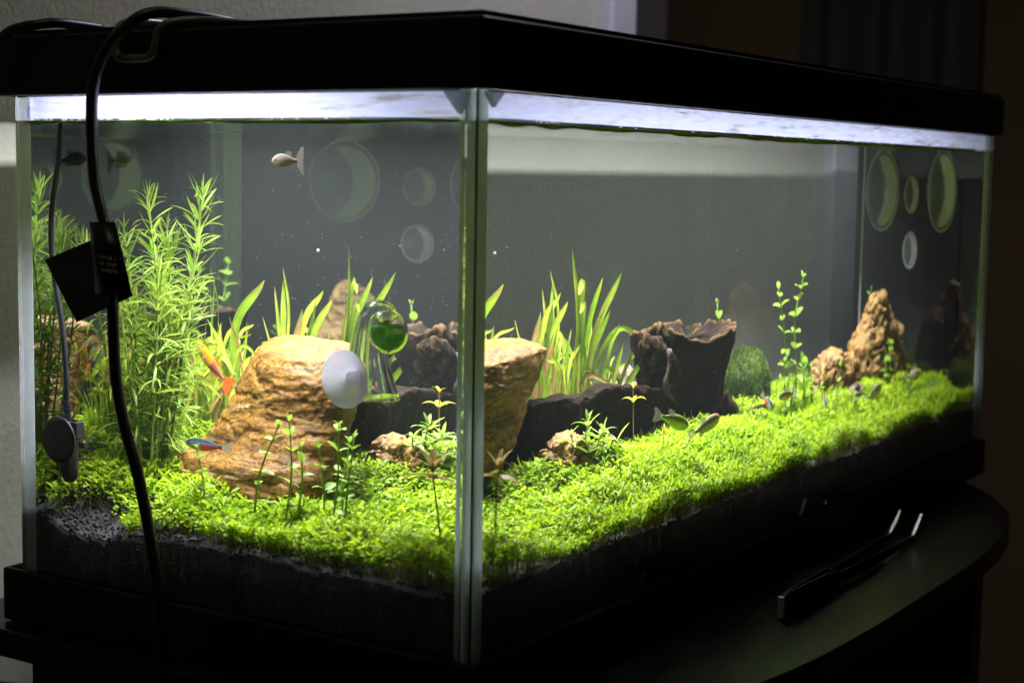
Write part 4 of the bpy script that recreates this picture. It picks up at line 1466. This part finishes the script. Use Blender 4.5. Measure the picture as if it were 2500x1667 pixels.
def fish(label, nose, tail, depth, paint, fins, tail_h, bend=0.0, group=None):
    """nose/tail in world space; paint(s, v) -> rgb with s 0 nose..1 peduncle, v -1 belly..1 back"""
    nose, tail = np.array(nose, float), np.array(tail, float)
    L = np.linalg.norm(nose - tail)
    f = (nose - tail) / L
    up = np.array([0, 0, 1.0])
    side = np.cross(up, f)
    side /= np.linalg.norm(side)
    up = np.cross(f, side)
    mid = (nose + tail) / 2
    t = thing('fish', label, 'fish', tuple(mid), group)

    def W(a, b, c):
        a = np.asarray(a, float)
        off = bend * L * ((a - 0.5) ** 2)
        return nose[None] - f[None] * (a * L)[:, None] + side[None] * (np.asarray(b, float) + off)[:, None] + up[None] * np.asarray(c, float)[:, None]
    ns, nr = 40, 20
    s = np.linspace(0, 1, ns)
    h = depth / 2 * np.clip(np.sin(np.pi * s ** 0.72) ** 0.85, 0.05, 1)
    h = np.where(s > 0.6, np.maximum(h, depth * (0.20 - 0.04 * s)), h)
    wd = h * 0.52
    V, C = [], []
    for k in range(ns):
        for j in range(nr):
            a = 2 * math.pi * j / nr
            V.append((s[k] * 0.78, wd[k] * math.sin(a), h[k] * math.cos(a)))
            q = 1 + 0.28 * math.sin(k * 2.4 + j * 2.1) * math.sin(k * 1.3 - j * 1.9)
            C.append(tuple(min(1, ch * q) for ch in paint(s[k], math.cos(a))))
    V = np.array(V)
    V = W(V[:, 0], V[:, 1], V[:, 2])
    F = [[k * nr + j, k * nr + (j + 1) % nr, (k + 1) * nr + (j + 1) % nr, (k + 1) * nr + j] for k in range(ns - 1) for j in range(nr)]
    F += [list(range(nr - 1, -1, -1)), list(range((ns - 1) * nr, ns * nr))]
    link('body', fast_mesh('body', V, F, [M['skin']], True, col=np.array(C)), t)

    def fin(name, pts, col):
        # thin double sheet with a little thickness
        A = np.array(pts, float)
        n = len(A)
        P = np.concatenate([W(A[:, 0], np.full(n, 0.00012), A[:, 1]), W(A[:, 0], np.full(n, -0.00012), A[:, 1])])
        Ff = [list(range(n)), list(range(2 * n - 1, n - 1, -1))] + [[i, i + n, (i + 1) % n + n, (i + 1) % n] for i in range(n)]
        link(name, fast_mesh(name, P, Ff, [M['fin']], False, col=np.tile(col, (2 * n, 1))), t)
    th = tail_h / 2
    fin('tail_fin', [(0.755, depth * 0.10), (0.83, th * 0.6), (0.93, th * 0.95), (1.0, th), (0.985, th * 0.4), (0.965, 0), (0.985, -th * 0.4), (1.0, -th), (0.93, -th * 0.95), (0.83, -th * 0.6), (0.755, -depth * 0.10)], fins[0])
    fin('dorsal_fin', [(0.40, depth * 0.40), (0.45, depth * 0.62), (0.56, depth * 0.70), (0.63, depth * 0.52), (0.56, depth * 0.34)], fins[1])
    fin('anal_fin', [(0.50, -depth * 0.38), (0.56, -depth * 0.56), (0.66, -depth * 0.46), (0.68, -depth * 0.22)], fins[1])
    for sd in (-1, 1):
        c = W(np.array([0.085]), np.array([0.0]), np.array([depth * 0.07]))[0] + side * sd * depth * 0.145
        vv, ff = [], []
        for i in range(1, 6):
            for j in range(8):
                a, b = math.pi * i / 6, 2 * math.pi * j / 8
                vv.append(c + depth * 0.085 * (math.cos(a) * up + math.sin(a) * math.cos(b) * f + 0.6 * math.sin(a) * math.sin(b) * side))
        ff = [[i * 8 + j, i * 8 + (j + 1) % 8, (i + 1) * 8 + (j + 1) % 8, (i + 1) * 8 + j] for i in range(4) for j in range(8)]
        ff += [list(range(8)), list(range(39, 31, -1))]
        link('eye', fast_mesh('eye', vv, ff, [M['eye']], True), t)
    return t


def neon_paint(s, v):
    if v > 0.55:
        return (0.07, 0.075, 0.06)
    if v > 0.12:
        return (0.14, 0.34, 0.95) if s < 0.92 else (0.35, 0.05, 0.04)
    if s > 0.45:
        return (0.85, 0.06, 0.02)
    return (0.42, 0.46, 0.42)


def guppy_orange(s, v):
    if s > 0.52:
        return (0.30, 0.10, 0.09) if v < 0.4 else (0.8, 0.2, 0.01)
    return (0.80, 0.27, 0.01) if v > -0.4 else (0.65, 0.42, 0.12)


def guppy_dark(s, v):
    if s < 0.38:
        return (0.05, 0.05, 0.34) if v > -0.45 else (0.13, 0.15, 0.05)
    return (0.014, 0.014, 0.024)


def guppy_cream(s, v):
    return (0.11, 0.085, 0.075) if v > -0.2 else (0.14, 0.15, 0.03)


def tetra_green(s, v):
    return (0.13, 0.20, 0.03) if v > 0.3 else (0.34, 0.50, 0.05)


def tetra_pale(s, v):
    if s < 0.14 and v > -0.2:
        return (0.75, 0.14, 0.06)
    return (0.20, 0.18, 0.10) if v > 0.2 else (0.36, 0.32, 0.20)


red = (0.75, 0.07, 0.02)
grey = (0.35, 0.36, 0.30)
fish('blue and red striped fish in front of the ochre stone', (0.050, 0.2035, 0.1052), (0.048, 0.170, 0.1050), 0.0068, neon_paint, (grey, grey), 0.007)
fish('orange fish with a red fan tail diving beside the ochre stone', (0.1451, 0.2528, 0.1492), (0.1735, 0.2448, 0.1215), 0.0080, guppy_orange, ((0.85, 0.13, 0.01), (0.85, 0.15, 0.01)), 0.0125, 0.15)
fish('black and blue fish under the water surface beside the hanging cord', (0.115, 0.2822, 0.2535), (0.0800, 0.2790, 0.2510), 0.0085, guppy_dark, ((0.02, 0.02, 0.03), (0.02, 0.02, 0.03)), 0.013)
fish('cream fish with a striped upright tail left of the large clear cup', (0.098, 0.1722, 0.2532), (0.118, 0.162, 0.2535), 0.0075, guppy_cream, ((0.085, 0.07, 0.065), (0.07, 0.06, 0.055)), 0.015)
fish('green glinting fish in front of the dark stump', (0.303, 0.10, 0.0955), (0.259, 0.10, 0.108), 0.0095, tetra_green, ((0.15, 0.15, 0.10), (0.15, 0.15, 0.10)), 0.009)
fish('pale fish with a red nose below the dark stump', (0.345, 0.10, 0.0965), (0.302, 0.10, 0.0885), 0.0095, tetra_pale, ((0.2, 0.18, 0.12), (0.2, 0.18, 0.12)), 0.008)
fish('blue and red striped fish beside the round-leaved stems right of the moss ball', (0.432, 0.10, 0.0992), (0.462, 0.10, 0.1002), 0.0062, neon_paint, (grey, grey), 0.006)
fish('blue fish seen end-on just above the carpet at the foot of the moss ball', (0.4215, 0.098, 0.0925), (0.416, 0.112, 0.1035), 0.006, neon_paint, (grey, grey), 0.005)
fish('blue fish seen end-on in front of the knobbly ochre stone', (0.509, 0.095, 0.0835), (0.513, 0.107, 0.0945), 0.006, neon_paint, (grey, grey), 0.005)
fish('tiny blue fish skimming the carpet in front of the low pale stone', (0.558, 0.092, 0.0800), (0.574, 0.100, 0.0835), 0.006, neon_paint, (grey, grey), 0.005)
fish('blue fish with red belly near the far right end of the carpet', (0.660, 0.078, 0.0755), (0.672, 0.084, 0.0830), 0.006, neon_paint, (grey, grey), 0.005)
fish('pale silvery fish between the low pale stone and the yellowish stem', (0.622, 0.10, 0.0885), (0.590, 0.104, 0.0785), 0.0095, tetra_pale, ((0.4, 0.4, 0.3), (0.4, 0.4, 0.3)), 0.009)
fish('pale silvery fish tilted upward near the far right pane', (0.703, 0.08, 0.0705), (0.730, 0.078, 0.0825), 0.0095, tetra_pale, ((0.4, 0.4, 0.3), (0.4, 0.4, 0.3)), 0.009)
fish('pale fish with a red nose hovering right of the pointed stone', (0.706, 0.10, 0.0905), (0.690, 0.118, 0.0875), 0.009, tetra_pale, ((0.4, 0.4, 0.3), (0.4, 0.4, 0.3)), 0.008)


# ------------------------------------------------------------------ glass bulb indicator with white suction cup
M['frost'] = milky('frosted_rubber', (0.50, 0.50, 0.60), 0.10, 0.5)
M['air'] = glass('air_in_glass', 0.82, (0.95, 0.97, 0.97))
M['bulbglass'] = fresnel_clear('bulb_glass', 0.88)[0]
M['liquid'] = milky('green_liquid', (0.03, 0.22, 0.008), 0.3, 0.15)
M['clearcup'] = milky('clear_rubber', (0.9, 0.92, 0.97), 0.945, 0.05)
M['pocket'] = fresnel_clear('trapped_air', 0.84)[0]
M['cuprim'] = milky('clear_rubber_rim', (0.9, 0.9, 0.97), 0.4, 0.15)


def indicator():
    t = thing('drop_checker', 'glass bulb with green liquid held by a white suction cup on the near pane', 'indicator', (0.012, 0.066, 0.140))
    yc, zc = 0.0762, 0.152
    V, F = lathe([(0.0136, 0.0066), (0.0139, 0.0072), (0.0132, 0.0086), (0.0098, 0.0115), (0.0062, 0.0140), (0.0046, 0.0160), (0.0044, 0.0215), (0.0030, 0.0225)], 40, (0, yc, zc), EX, EY, EZ)
    MB().add(V, F[:-2] + F[-1:]).build('suction_cup', M['frost'], t, smooth=True)
    V, F = lathe([(0.0026, 0.0135), (0.0032, 0.0140), (0.0034, 0.0225), (0.0026, 0.0232)], 20, (0, yc, zc), EX, EY, EZ)
    MB().add(V, F).build('nub', milky('nub_rubber', (0.66, 0.64, 0.68), 0.4), t, smooth=True)
    # bell and bent neck, filled with air
    P = catmull([(0.040, 0.0785, 0.1412), (0.040, 0.0793, 0.1550), (0.040, 0.0790, 0.1680), (0.040, 0.0777, 0.1765), (0.040, 0.0740, 0.1812), (0.040, 0.0697, 0.1815), (0.040, 0.0668, 0.1785)], 6)
    R = np.interp(np.linspace(0, 1, len(P)), [0, 0.17, 0.33, 0.5, 0.67, 0.84, 1], [0.0160, 0.0118, 0.0092, 0.0078, 0.0066, 0.0060, 0.0062])
    MB().tube(P, R, 28).build('bell', M['air'], t, smooth=True)
    c = (0.036, 0.0655, 0.1736)
    r = 0.0106
    prof = [(max(0.0003, r * math.sin(a)), -r * math.cos(a)) for a in np.linspace(0, math.pi, 18)]
    V, F = lathe(prof, 30, c, EZ, EX, EY)
    MB().add(V, F).build('bulb', M['bulbglass'], t, smooth=True)
    prof = [(max(0.0003, 0.0100 * math.sin(a)), -0.0100 * math.cos(a)) for a in np.linspace(0, math.pi * 0.60, 14)]
    V, F = lathe(prof, 30, c, EZ, EX, EY)
    MB().add(V, F).build('green_liquid', M['liquid'], t, smooth=True)
    V, F = lathe([(0.0158, 0), (0.0166, 0.0004), (0.0158, 0.0012), (0.0150, 0.0004)], 36, (0.040, 0.0785, 0.1402), EZ, EX, EY)
    MB().add(V, F[:-2] + [[3 * 36 + k, 3 * 36 + (k + 1) % 36, (k + 1) % 36, k] for k in range(36)]).build('bell_lip', M['bulbglass'], t, smooth=True)


indicator()


# ------------------------------------------------------------------ black probe on its cable
def probe():
    t = thing('probe', 'black probe with a round textured suction disc hanging on a dark cable', 'probe', (0.015, 0.270, 0.079))
    md = principled('probe_plastic', (0.012, 0.011, 0.020), 0.5, bump=(500, 0.1, 0.001))
    mw = principled('wet_rubber', (0.006, 0.006, 0.009), 0.22, spec=0.5, bump=(1300, 1.0, 0.0016))
    V, F = lathe([(0.0102, 0.0066), (0.0104, 0.0069)], 44, (0, 0.2702, 0.1030), EX, EY, EZ)
    MB().add(V, F).build('disc', mw, t)
    dr = MB()
    for k in range(200):
        if k < 46:
            rr, aa = 0.0099, k / 46 * 6.283 + random.uniform(-0.04, 0.04)
        else:
            rr, aa = 0.0092 * math.sqrt(random.random()), random.uniform(0, 6.283)
        q = random.uniform(0.00018, 0.00042)
        V, F = lathe([(q, 0), (q * 0.8, -q * 0.6), (q * 0.3, -q)], 6, (0.0066, 0.2702 + rr * math.cos(aa), 0.1030 + rr * math.sin(aa)), EX, EY, EZ)
        dr.add(V, F)
    dr.build('droplets', principled('droplet', (0.02, 0.02, 0.028), 0.08, spec=1.0), t, smooth=True)['kind'] = 'stuff'
    V, F = lathe([(0.0104, 0.0066), (0.0124, 0.0066), (0.0128, 0.0074), (0.0122, 0.0086), (0.008, 0.0105), (0.004, 0.0125), (0.004, 0.019)], 44, (0, 0.2702, 0.1030), EX, EY, EZ)
    MB().add(V, F[:-2]).build('suction_cup', md, t, smooth=True)
    ax = (0.021, 0.2712)
    prof = [(0.0006, 0), (0.003, 0.0006), (0.0052, 0.0030), (0.0058, 0.006), (0.0058, 0.034)]
    V, F = lathe(prof, 28, (ax[0], ax[1], 0.0785), EZ, EX, EY)
    MB().add(V, F).build('body', md, t, smooth=True)
    MB().box((0.0165, 0.2625, 0.1035), (0.0255, 0.2790, 0.1125)).build('clamp', md, t, bevel=0.0008)
    V, F = lathe([(0.0022, 0), (0.0024, 0.0005), (0.0024, 0.003), (0.0015, 0.0038)], 16, (0.021, 0.2625, 0.1005), (0, -1, 0), EX, EZ)
    MB().add(V, F).build('knob', md, t)
    V, F = lathe([(0.0030, 0.0), (0.0030, 0.006), (0.0021, 0.0062), (0.0021, 0.0072), (0.0031, 0.0074), (0.0031, 0.0090), (0.0022, 0.0092), (0.0022, 0.0102), (0.0031, 0.0104), (0.0028, 0.0130), (0.0017, 0.0132)], 20, (0.021, 0.2728, 0.1100), EZ, EX, EY)
    MB().add(V, F).build('strain_relief', md, t, smooth=False)
    P = catmull([(0.0205, 0.2728, 0.1225), (0.020, 0.2722, 0.135), (0.020, 0.2749, 0.1625), (0.020, 0.2810, 0.1930), (0.020, 0.2826, 0.2150), (0.020, 0.2805, 0.2320), (0.020, 0.2765, 0.250), (0.020, 0.2742, 0.2690), (0.022, 0.2720, 0.2850), (0.024, 0.271, 0.3020)], 8)
    MB().tube(P, 0.00185, 12).build('cable', principled('probe_cable', (0.020, 0.020, 0.034), 0.45), t, smooth=True)


probe()


# ------------------------------------------------------------------ clear suction cups on the far end pane
def clear_cup(label, y, z, r):
    x = TL - 0.0036
    t = thing('suction_cup', label, 'suction cup', (x, y, z), 'clear suction cups on the far end pane')
    V, F = lathe([(r, -0.0002), (r * 1.02, -0.0012), (r * 0.96, -0.0030), (r * 0.72, -r * 0.26), (r * 0.42, -r * 0.42), (r * 0.24, -r * 0.50), (r * 0.22, -r * 0.85)], 40, (x, y, z), EX, EY, EZ)
    MB().add(V, F).build('cup', M['clearcup'], t, smooth=True)
    V, F = lathe([(r * 0.90, -0.0008), (r * 0.86, -0.0030), (r * 0.66, -r * 0.19), (r * 0.36, -r * 0.31), (0.0004, -r * 0.35)], 44, (x, y, z), EX, EY, EZ)
    MB().add(V, F).build('air_pocket', M['pocket'], t, smooth=True)
    a = np.linspace(0, 2 * math.pi, 49)
    MB().tube(np.stack([0 * a + x - 0.0012, y + r * np.cos(a), z + r * np.sin(a)], 1), 0.00075, 8, caps=False).build('rim', M['cuprim'], t, smooth=True)
    V, F = lathe([(r * 0.22, 0), (r * 0.30, -0.001), (r * 0.30, -r * 0.16), (r * 0.12, -r * 0.24)], 24, (x - r * 0.86, y, z), EX, EY, EZ)
    MB().add(V, F).build('nub', M['clearcup'], t, smooth=True)


clear_cup('large clear suction cup at the back end of the far pane', 0.258, 0.2380, 0.034)
clear_cup('large clear suction cup nearest the front corner of the far pane', 0.122, 0.2385, 0.034)
clear_cup('upper of the two small clear suction cups on the far pane', 0.194, 0.2350, 0.015)
clear_cup('lower of the two small clear suction cups on the far pane', 0.193, 0.1875, 0.015)


# ------------------------------------------------------------------ cords, tag, hook, wire outside
def cords():
    t = thing('power_cord', 'thick black cord draped over the lid, hanging down with a black tag', 'cord', (-0.026, 0.18, 0.0))
    P = catmull([(0.10, 0.190, 0.3216), (0.05, 0.178, 0.3222), (0.012, 0.182, 0.3245), (-0.008, 0.190, 0.3235), (-0.0165, 0.2000, 0.3140), (-0.021, 0.2085, 0.3010), (-0.024, 0.2120, 0.2825), (-0.026, 0.2092, 0.2460),
                 (-0.028, 0.2000, 0.2200), (-0.030, 0.1935, 0.1920), (-0.030, 0.1915, 0.1510), (-0.030, 0.1860, 0.1250), (-0.030, 0.1768, 0.1005), (-0.029, 0.1680, 0.0620), (-0.028, 0.1650, 0.0300), (-0.028, 0.1650, -0.005), (-0.028, 0.166, -0.12)], 8)
    MB().tube(P, 0.0029, 16).build('cord', M['cord'], t, smooth=True)
    # sleeve of the tag wrapped round the cord (a bent sheet) and the flag behind it
    tl, tr, br, bl = (0.2046, 0.2221), (0.1882, 0.2227), (0.1773, 0.1893), (0.2016, 0.1872)
    V, F = [], []
    n = 14
    for i in range(n + 1):
        u = i / n
        top = (tl[0] * (1 - u) + tr[0] * u, tl[1] * (1 - u) + tr[1] * u)
        bot = (bl[0] * (1 - u) + br[0] * u, bl[1] * (1 - u) + br[1] * u)
        xx = -0.0335 - 0.0042 * math.sin(math.pi * min(1.0, u * 1.15)) ** 0.8 + 0.0035 * max(0, u - 0.75)
        for q in (0.0, 0.0003):
            V += [(xx + q, top[0], top[1]), (xx + q, bot[0], bot[1])]
    for i in range(n):
        a, b = 4 * i, 4 * i + 4
        F += [[a, b, b + 1, a + 1], [a + 2, a + 3, b + 3, b + 2], [a, a + 2, b + 2, b], [a + 1, b + 1, b + 3, a + 3]]
    sl = MB().add(V, F).build('tag', M['tag'], t, smooth=True)
    fl = [(0.2451, 0.2016), (0.2043, 0.2152), (0.1830, 0.1868), (0.2225, 0.1714)]
    V = [(-0.0262, y, z) for y, z in fl] + [(-0.0258, y, z) for y, z in fl]
    F = [[3, 2, 1, 0], [4, 5, 6, 7]] + [[i, (i + 1) % 4, (i + 1) % 4 + 4, i + 4] for i in range(4)]
    MB().add(V, F).build('tag', M['tag'], t)
    # print, upside down
    for k, (txt, y, z, off) in enumerate((('ed from', 0.1930, 0.2068, 0), ('r skin to', 0.1928, 0.2036, 0), ('product.', 0.1922, 0.2004, 0))):
        cu = bpy.data.curves.new('print', 'FONT')
        cu.body = txt
        cu.size = 0.0031
        cu.align_x = 'RIGHT'
        tmp = bpy.data.objects.new('tmp', cu)
        COL.objects.link(tmp)
        me = bpy.data.meshes.new_from_object(tmp.evaluated_get(bpy.context.evaluated_depsgraph_get()))
        bpy.data.objects.remove(tmp)
        me.materials.clear()
        me.materials.append(M['print'])
        n = len(me.vertices)
        co = np.zeros(n * 3, np.float32)
        me.vertices.foreach_get('co', co)
        co = co.reshape(-1, 3)
        # text x -> +y (upside down seen from outside), text y -> -z
        yy = y + co[:, 0] + 0.0005
        zz = z - co[:, 1] + 0.10 * (co[:, 0])
        top = np.interp(zz, [0.188, 0.2225], [0.1773, 0.1882])
        left = np.interp(zz, [0.188, 0.2225], [0.2016, 0.2046])
        u = np.clip((left - yy) / (left - top), 0, 1)
        xx = -0.0335 - 0.0042 * np.sin(np.pi * np.minimum(1.0, u * 1.15)) ** 0.8 + 0.0035 * np.maximum(0, u - 0.75) - 0.0002
        me.vertices.foreach_set('co', np.stack([xx, yy, zz], 1).astype(np.float32).ravel())
        me.update()
        link('print', me, sl)
    t2 = thing('loose_cord', 'thick black cord arching off the left end of the lid', 'cord', (-0.01, 0.28, 0.3186))
    P = catmull([(0.03, 0.262, 0.3218), (0.0, 0.262, 0.3222), (-0.010, 0.268, 0.3205), (-0.0125, 0.2755, 0.3195), (-0.014, 0.285, 0.3165), (-0.016, 0.293, 0.3080), (-0.018, 0.300, 0.290), (-0.02, 0.306, 0.25)], 8)
    MB().tube(P, 0.0026, 14).build('cord', M['cord'], t2, smooth=True)
    t3 = thing('floor_cord', 'black cord looping in front of the stand at the bottom left', 'cord', (-0.08, 0.2, -0.02))
    P = catmull([(-0.06, 0.34, -0.030), (-0.06, 0.27, -0.0150), (-0.06, 0.22, -0.0085), (-0.06, 0.18, -0.0070), (-0.06, 0.150, -0.012), (-0.06, 0.12, -0.03), (-0.06, 0.10, -0.08)], 8)
    MB().tube(P, 0.0030, 14).build('cord', M['cord'], t3, smooth=True)
    # clear bent tube hooked over the rim
    t4 = thing('tube_hook', 'smoky clear bent tube hooked over the black rim behind the cord', 'hook', (-0.01, 0.195, 0.30))
    mk = principled('smoky_acrylic', (0.10, 0.115, 0.09), 0.3, spec=0.5)
    P = catmull([(0.05, 0.212, 0.3215), (0.015, 0.212, 0.3220), (-0.004, 0.210, 0.3200), (-0.0105, 0.2095, 0.3130), (-0.0108, 0.2088, 0.3050), (-0.0108, 0.2050, 0.3022), (-0.0108, 0.1945, 0.3020), (-0.0108, 0.1875, 0.3021), (-0.0108, 0.1838, 0.3045), (-0.0108, 0.1815, 0.3105), (-0.0095, 0.179, 0.3170), (-0.002, 0.172, 0.3200), (0.012, 0.162, 0.3206), (0.05, 0.150, 0.3206)], 8)
    MB().tube(P, 0.0021, 14).build('tube', mk, t4, smooth=True)
    t5 = thing('bent_wire', 'thin bent metal strip lying on top of the lid', 'wire', (0.05, 0.19, 0.3187))
    P = np.array([(0.05, 0.207, 0.3195), (0.05, 0.1935, 0.3242), (0.05, 0.155, 0.3195)])
    MB().tube(P, [0.0007, 0.0007, 0.0007], 8).build('strip', M['steel_dark'], t5)


cords()


# ------------------------------------------------------------------ tweezers on the stand
def tweezers():
    t = thing('tweezers', 'long dark steel tweezers with bent bright tips lying on the stand', 'tweezers', (0.4, -0.035, 0.0))

    def strip(pts, hgt, thick, mats, mi):
        V, F, MI = [], [], []
        P = np.array(pts, float)
        T = np.gradient(P, axis=0)
        T /= np.linalg.norm(T, axis=1)[:, None]
        for k in range(len(P)):
            s = np.array([-T[k][1], T[k][0], 0]) * thick[k] / 2
            h = hgt[k] / 2
            V += [P[k] - s + [0, 0, -h], P[k] + s + [0, 0, -h], P[k] + s + [0, 0, h], P[k] - s + [0, 0, h]]
            if k:
                a, b = 4 * (k - 1), 4 * k
                for q in range(4):
                    F.append([a + q, a + (q + 1) % 4, b + (q + 1) % 4, b + q])
                    MI.append(mi[k - 1])
        F += [[3, 2, 1, 0], [len(V) - 4, len(V) - 3, len(V) - 2, len(V) - 1]]
        MI += [mi[0], mi[-1]]
        o = link('arm', fast_mesh('arm', V, F, mats, False, MI), t)
        m = o.modifiers.new('b', 'BEVEL')
        m.width = 0.0004
        m.segments = 2
    mats = [M['steel_dark'], M['steel']]
    strip([(0.249, -0.0452, 0.0075), (0.26, -0.0446, 0.0076), (0.331, -0.0448, 0.0068), (0.338, -0.0446, 0.0060), (0.42, -0.0435, 0.005), (0.4797, -0.0418, 0.0045), (0.487, -0.0423, 0.0118), (0.494, -0.0427, 0.0187)],
          [0.0135, 0.0145, 0.0125, 0.0085, 0.006, 0.0034, 0.0012, 0.0010], [0.0014] * 5 + [0.0020, 0.0034, 0.0026], mats, [0, 0, 0, 0, 0, 1, 1])
    strip([(0.249, -0.0434, 0.0075), (0.26, -0.0430, 0.0076), (0.331, -0.0380, 0.0068), (0.338, -0.0373, 0.0060), (0.42, -0.0305, 0.005), (0.4786, -0.0259, 0.0045), (0.487, -0.0267, 0.0120), (0.494, -0.0274, 0.0194)],
          [0.0135, 0.0145, 0.0125, 0.0085, 0.006, 0.0034, 0.0012, 0.0010], [0.0014] * 5 + [0.0020, 0.0034, 0.0026], mats, [0, 0, 0, 0, 0, 1, 1])
    MB().box((0.2470, -0.0462, 0.0015), (0.2492, -0.0424, 0.0140)).build('joint', M['steel'], t, bevel=0.0005)


tweezers()


# ------------------------------------------------------------------ bubbles and drifting specks
def specks():
    t = (1 + 5 ** 0.5) / 2
    ico = np.array([(-1, t, 0), (1, t, 0), (-1, -t, 0), (1, -t, 0), (0, -1, t), (0, 1, t), (0, -1, -t), (0, 1, -t), (t, 0, -1), (t, 0, 1), (-t, 0, -1), (-t, 0, 1)]) / 1.902
    ifc = np.array([(0, 11, 5), (0, 5, 1), (0, 1, 7), (0, 7, 10), (0, 10, 11), (1, 5, 9), (5, 11, 4), (11, 10, 2), (10, 7, 6), (7, 1, 8), (3, 9, 4), (3, 4, 2), (3, 2, 6), (3, 6, 8), (3, 8, 9), (4, 9, 5), (2, 4, 11), (6, 2, 10), (8, 6, 7), (9, 8, 1)])

    def cloud(name, P, R, mat, label, cat):
        n = len(P)
        V = (ico[None] * R[:, None, None] + P[:, None]).reshape(-1, 3)
        F = (ifc[None] + 12 * np.arange(n)[:, None, None]).reshape(-1, 3)
        tag(link(name, fast_mesh(name, V, F, [mat], True)), label, cat, kind='stuff')
    n = 900
    P = np.stack([RNG.uniform(0.012, 0.75, n), RNG.uniform(0.012, 0.288, n), RNG.uniform(0.10, 0.268, n)], 1)
    R = RNG.uniform(0.00010, 0.00022, n)
    R[:8] = RNG.uniform(0.00035, 0.0005, 8)
    P[0], R[0] = (0.1509, 0.1701, 0.2053), 0.0011
    cloud('drifting_specks', P, R, principled('speck', (0.8, 0.8, 0.75), 0.6), 'tiny pale specks drifting in the water', 'specks')
    y = np.concatenate([RNG.uniform(0.205, 0.288, 110), RNG.uniform(0.19, 0.205, 25), RNG.uniform(0.02, 0.19, 18)])
    P = np.stack([np.full(len(y), GT + 0.0016) + RNG.uniform(0, 0.001, len(y)), y, Z_WATER + RNG.uniform(-0.0004, 0.0016, len(y))], 1)
    x = np.concatenate([RNG.uniform(0.055, 0.075, 16), RNG.uniform(0.02, 0.7, 30)])
    P2 = np.stack([x, np.full(len(x), GT + 0.0018), Z_WATER + RNG.uniform(-0.0004, 0.0012, len(x))], 1)
    P = np.concatenate([P, P2])
    cloud('air_bubbles', P, RNG.uniform(0.0003, 0.0008, len(P)), milky('bubble', (0.85, 0.87, 0.95), 0.3, 0.1), 'tiny white air bubbles clinging along the water line', 'bubbles')


specks()
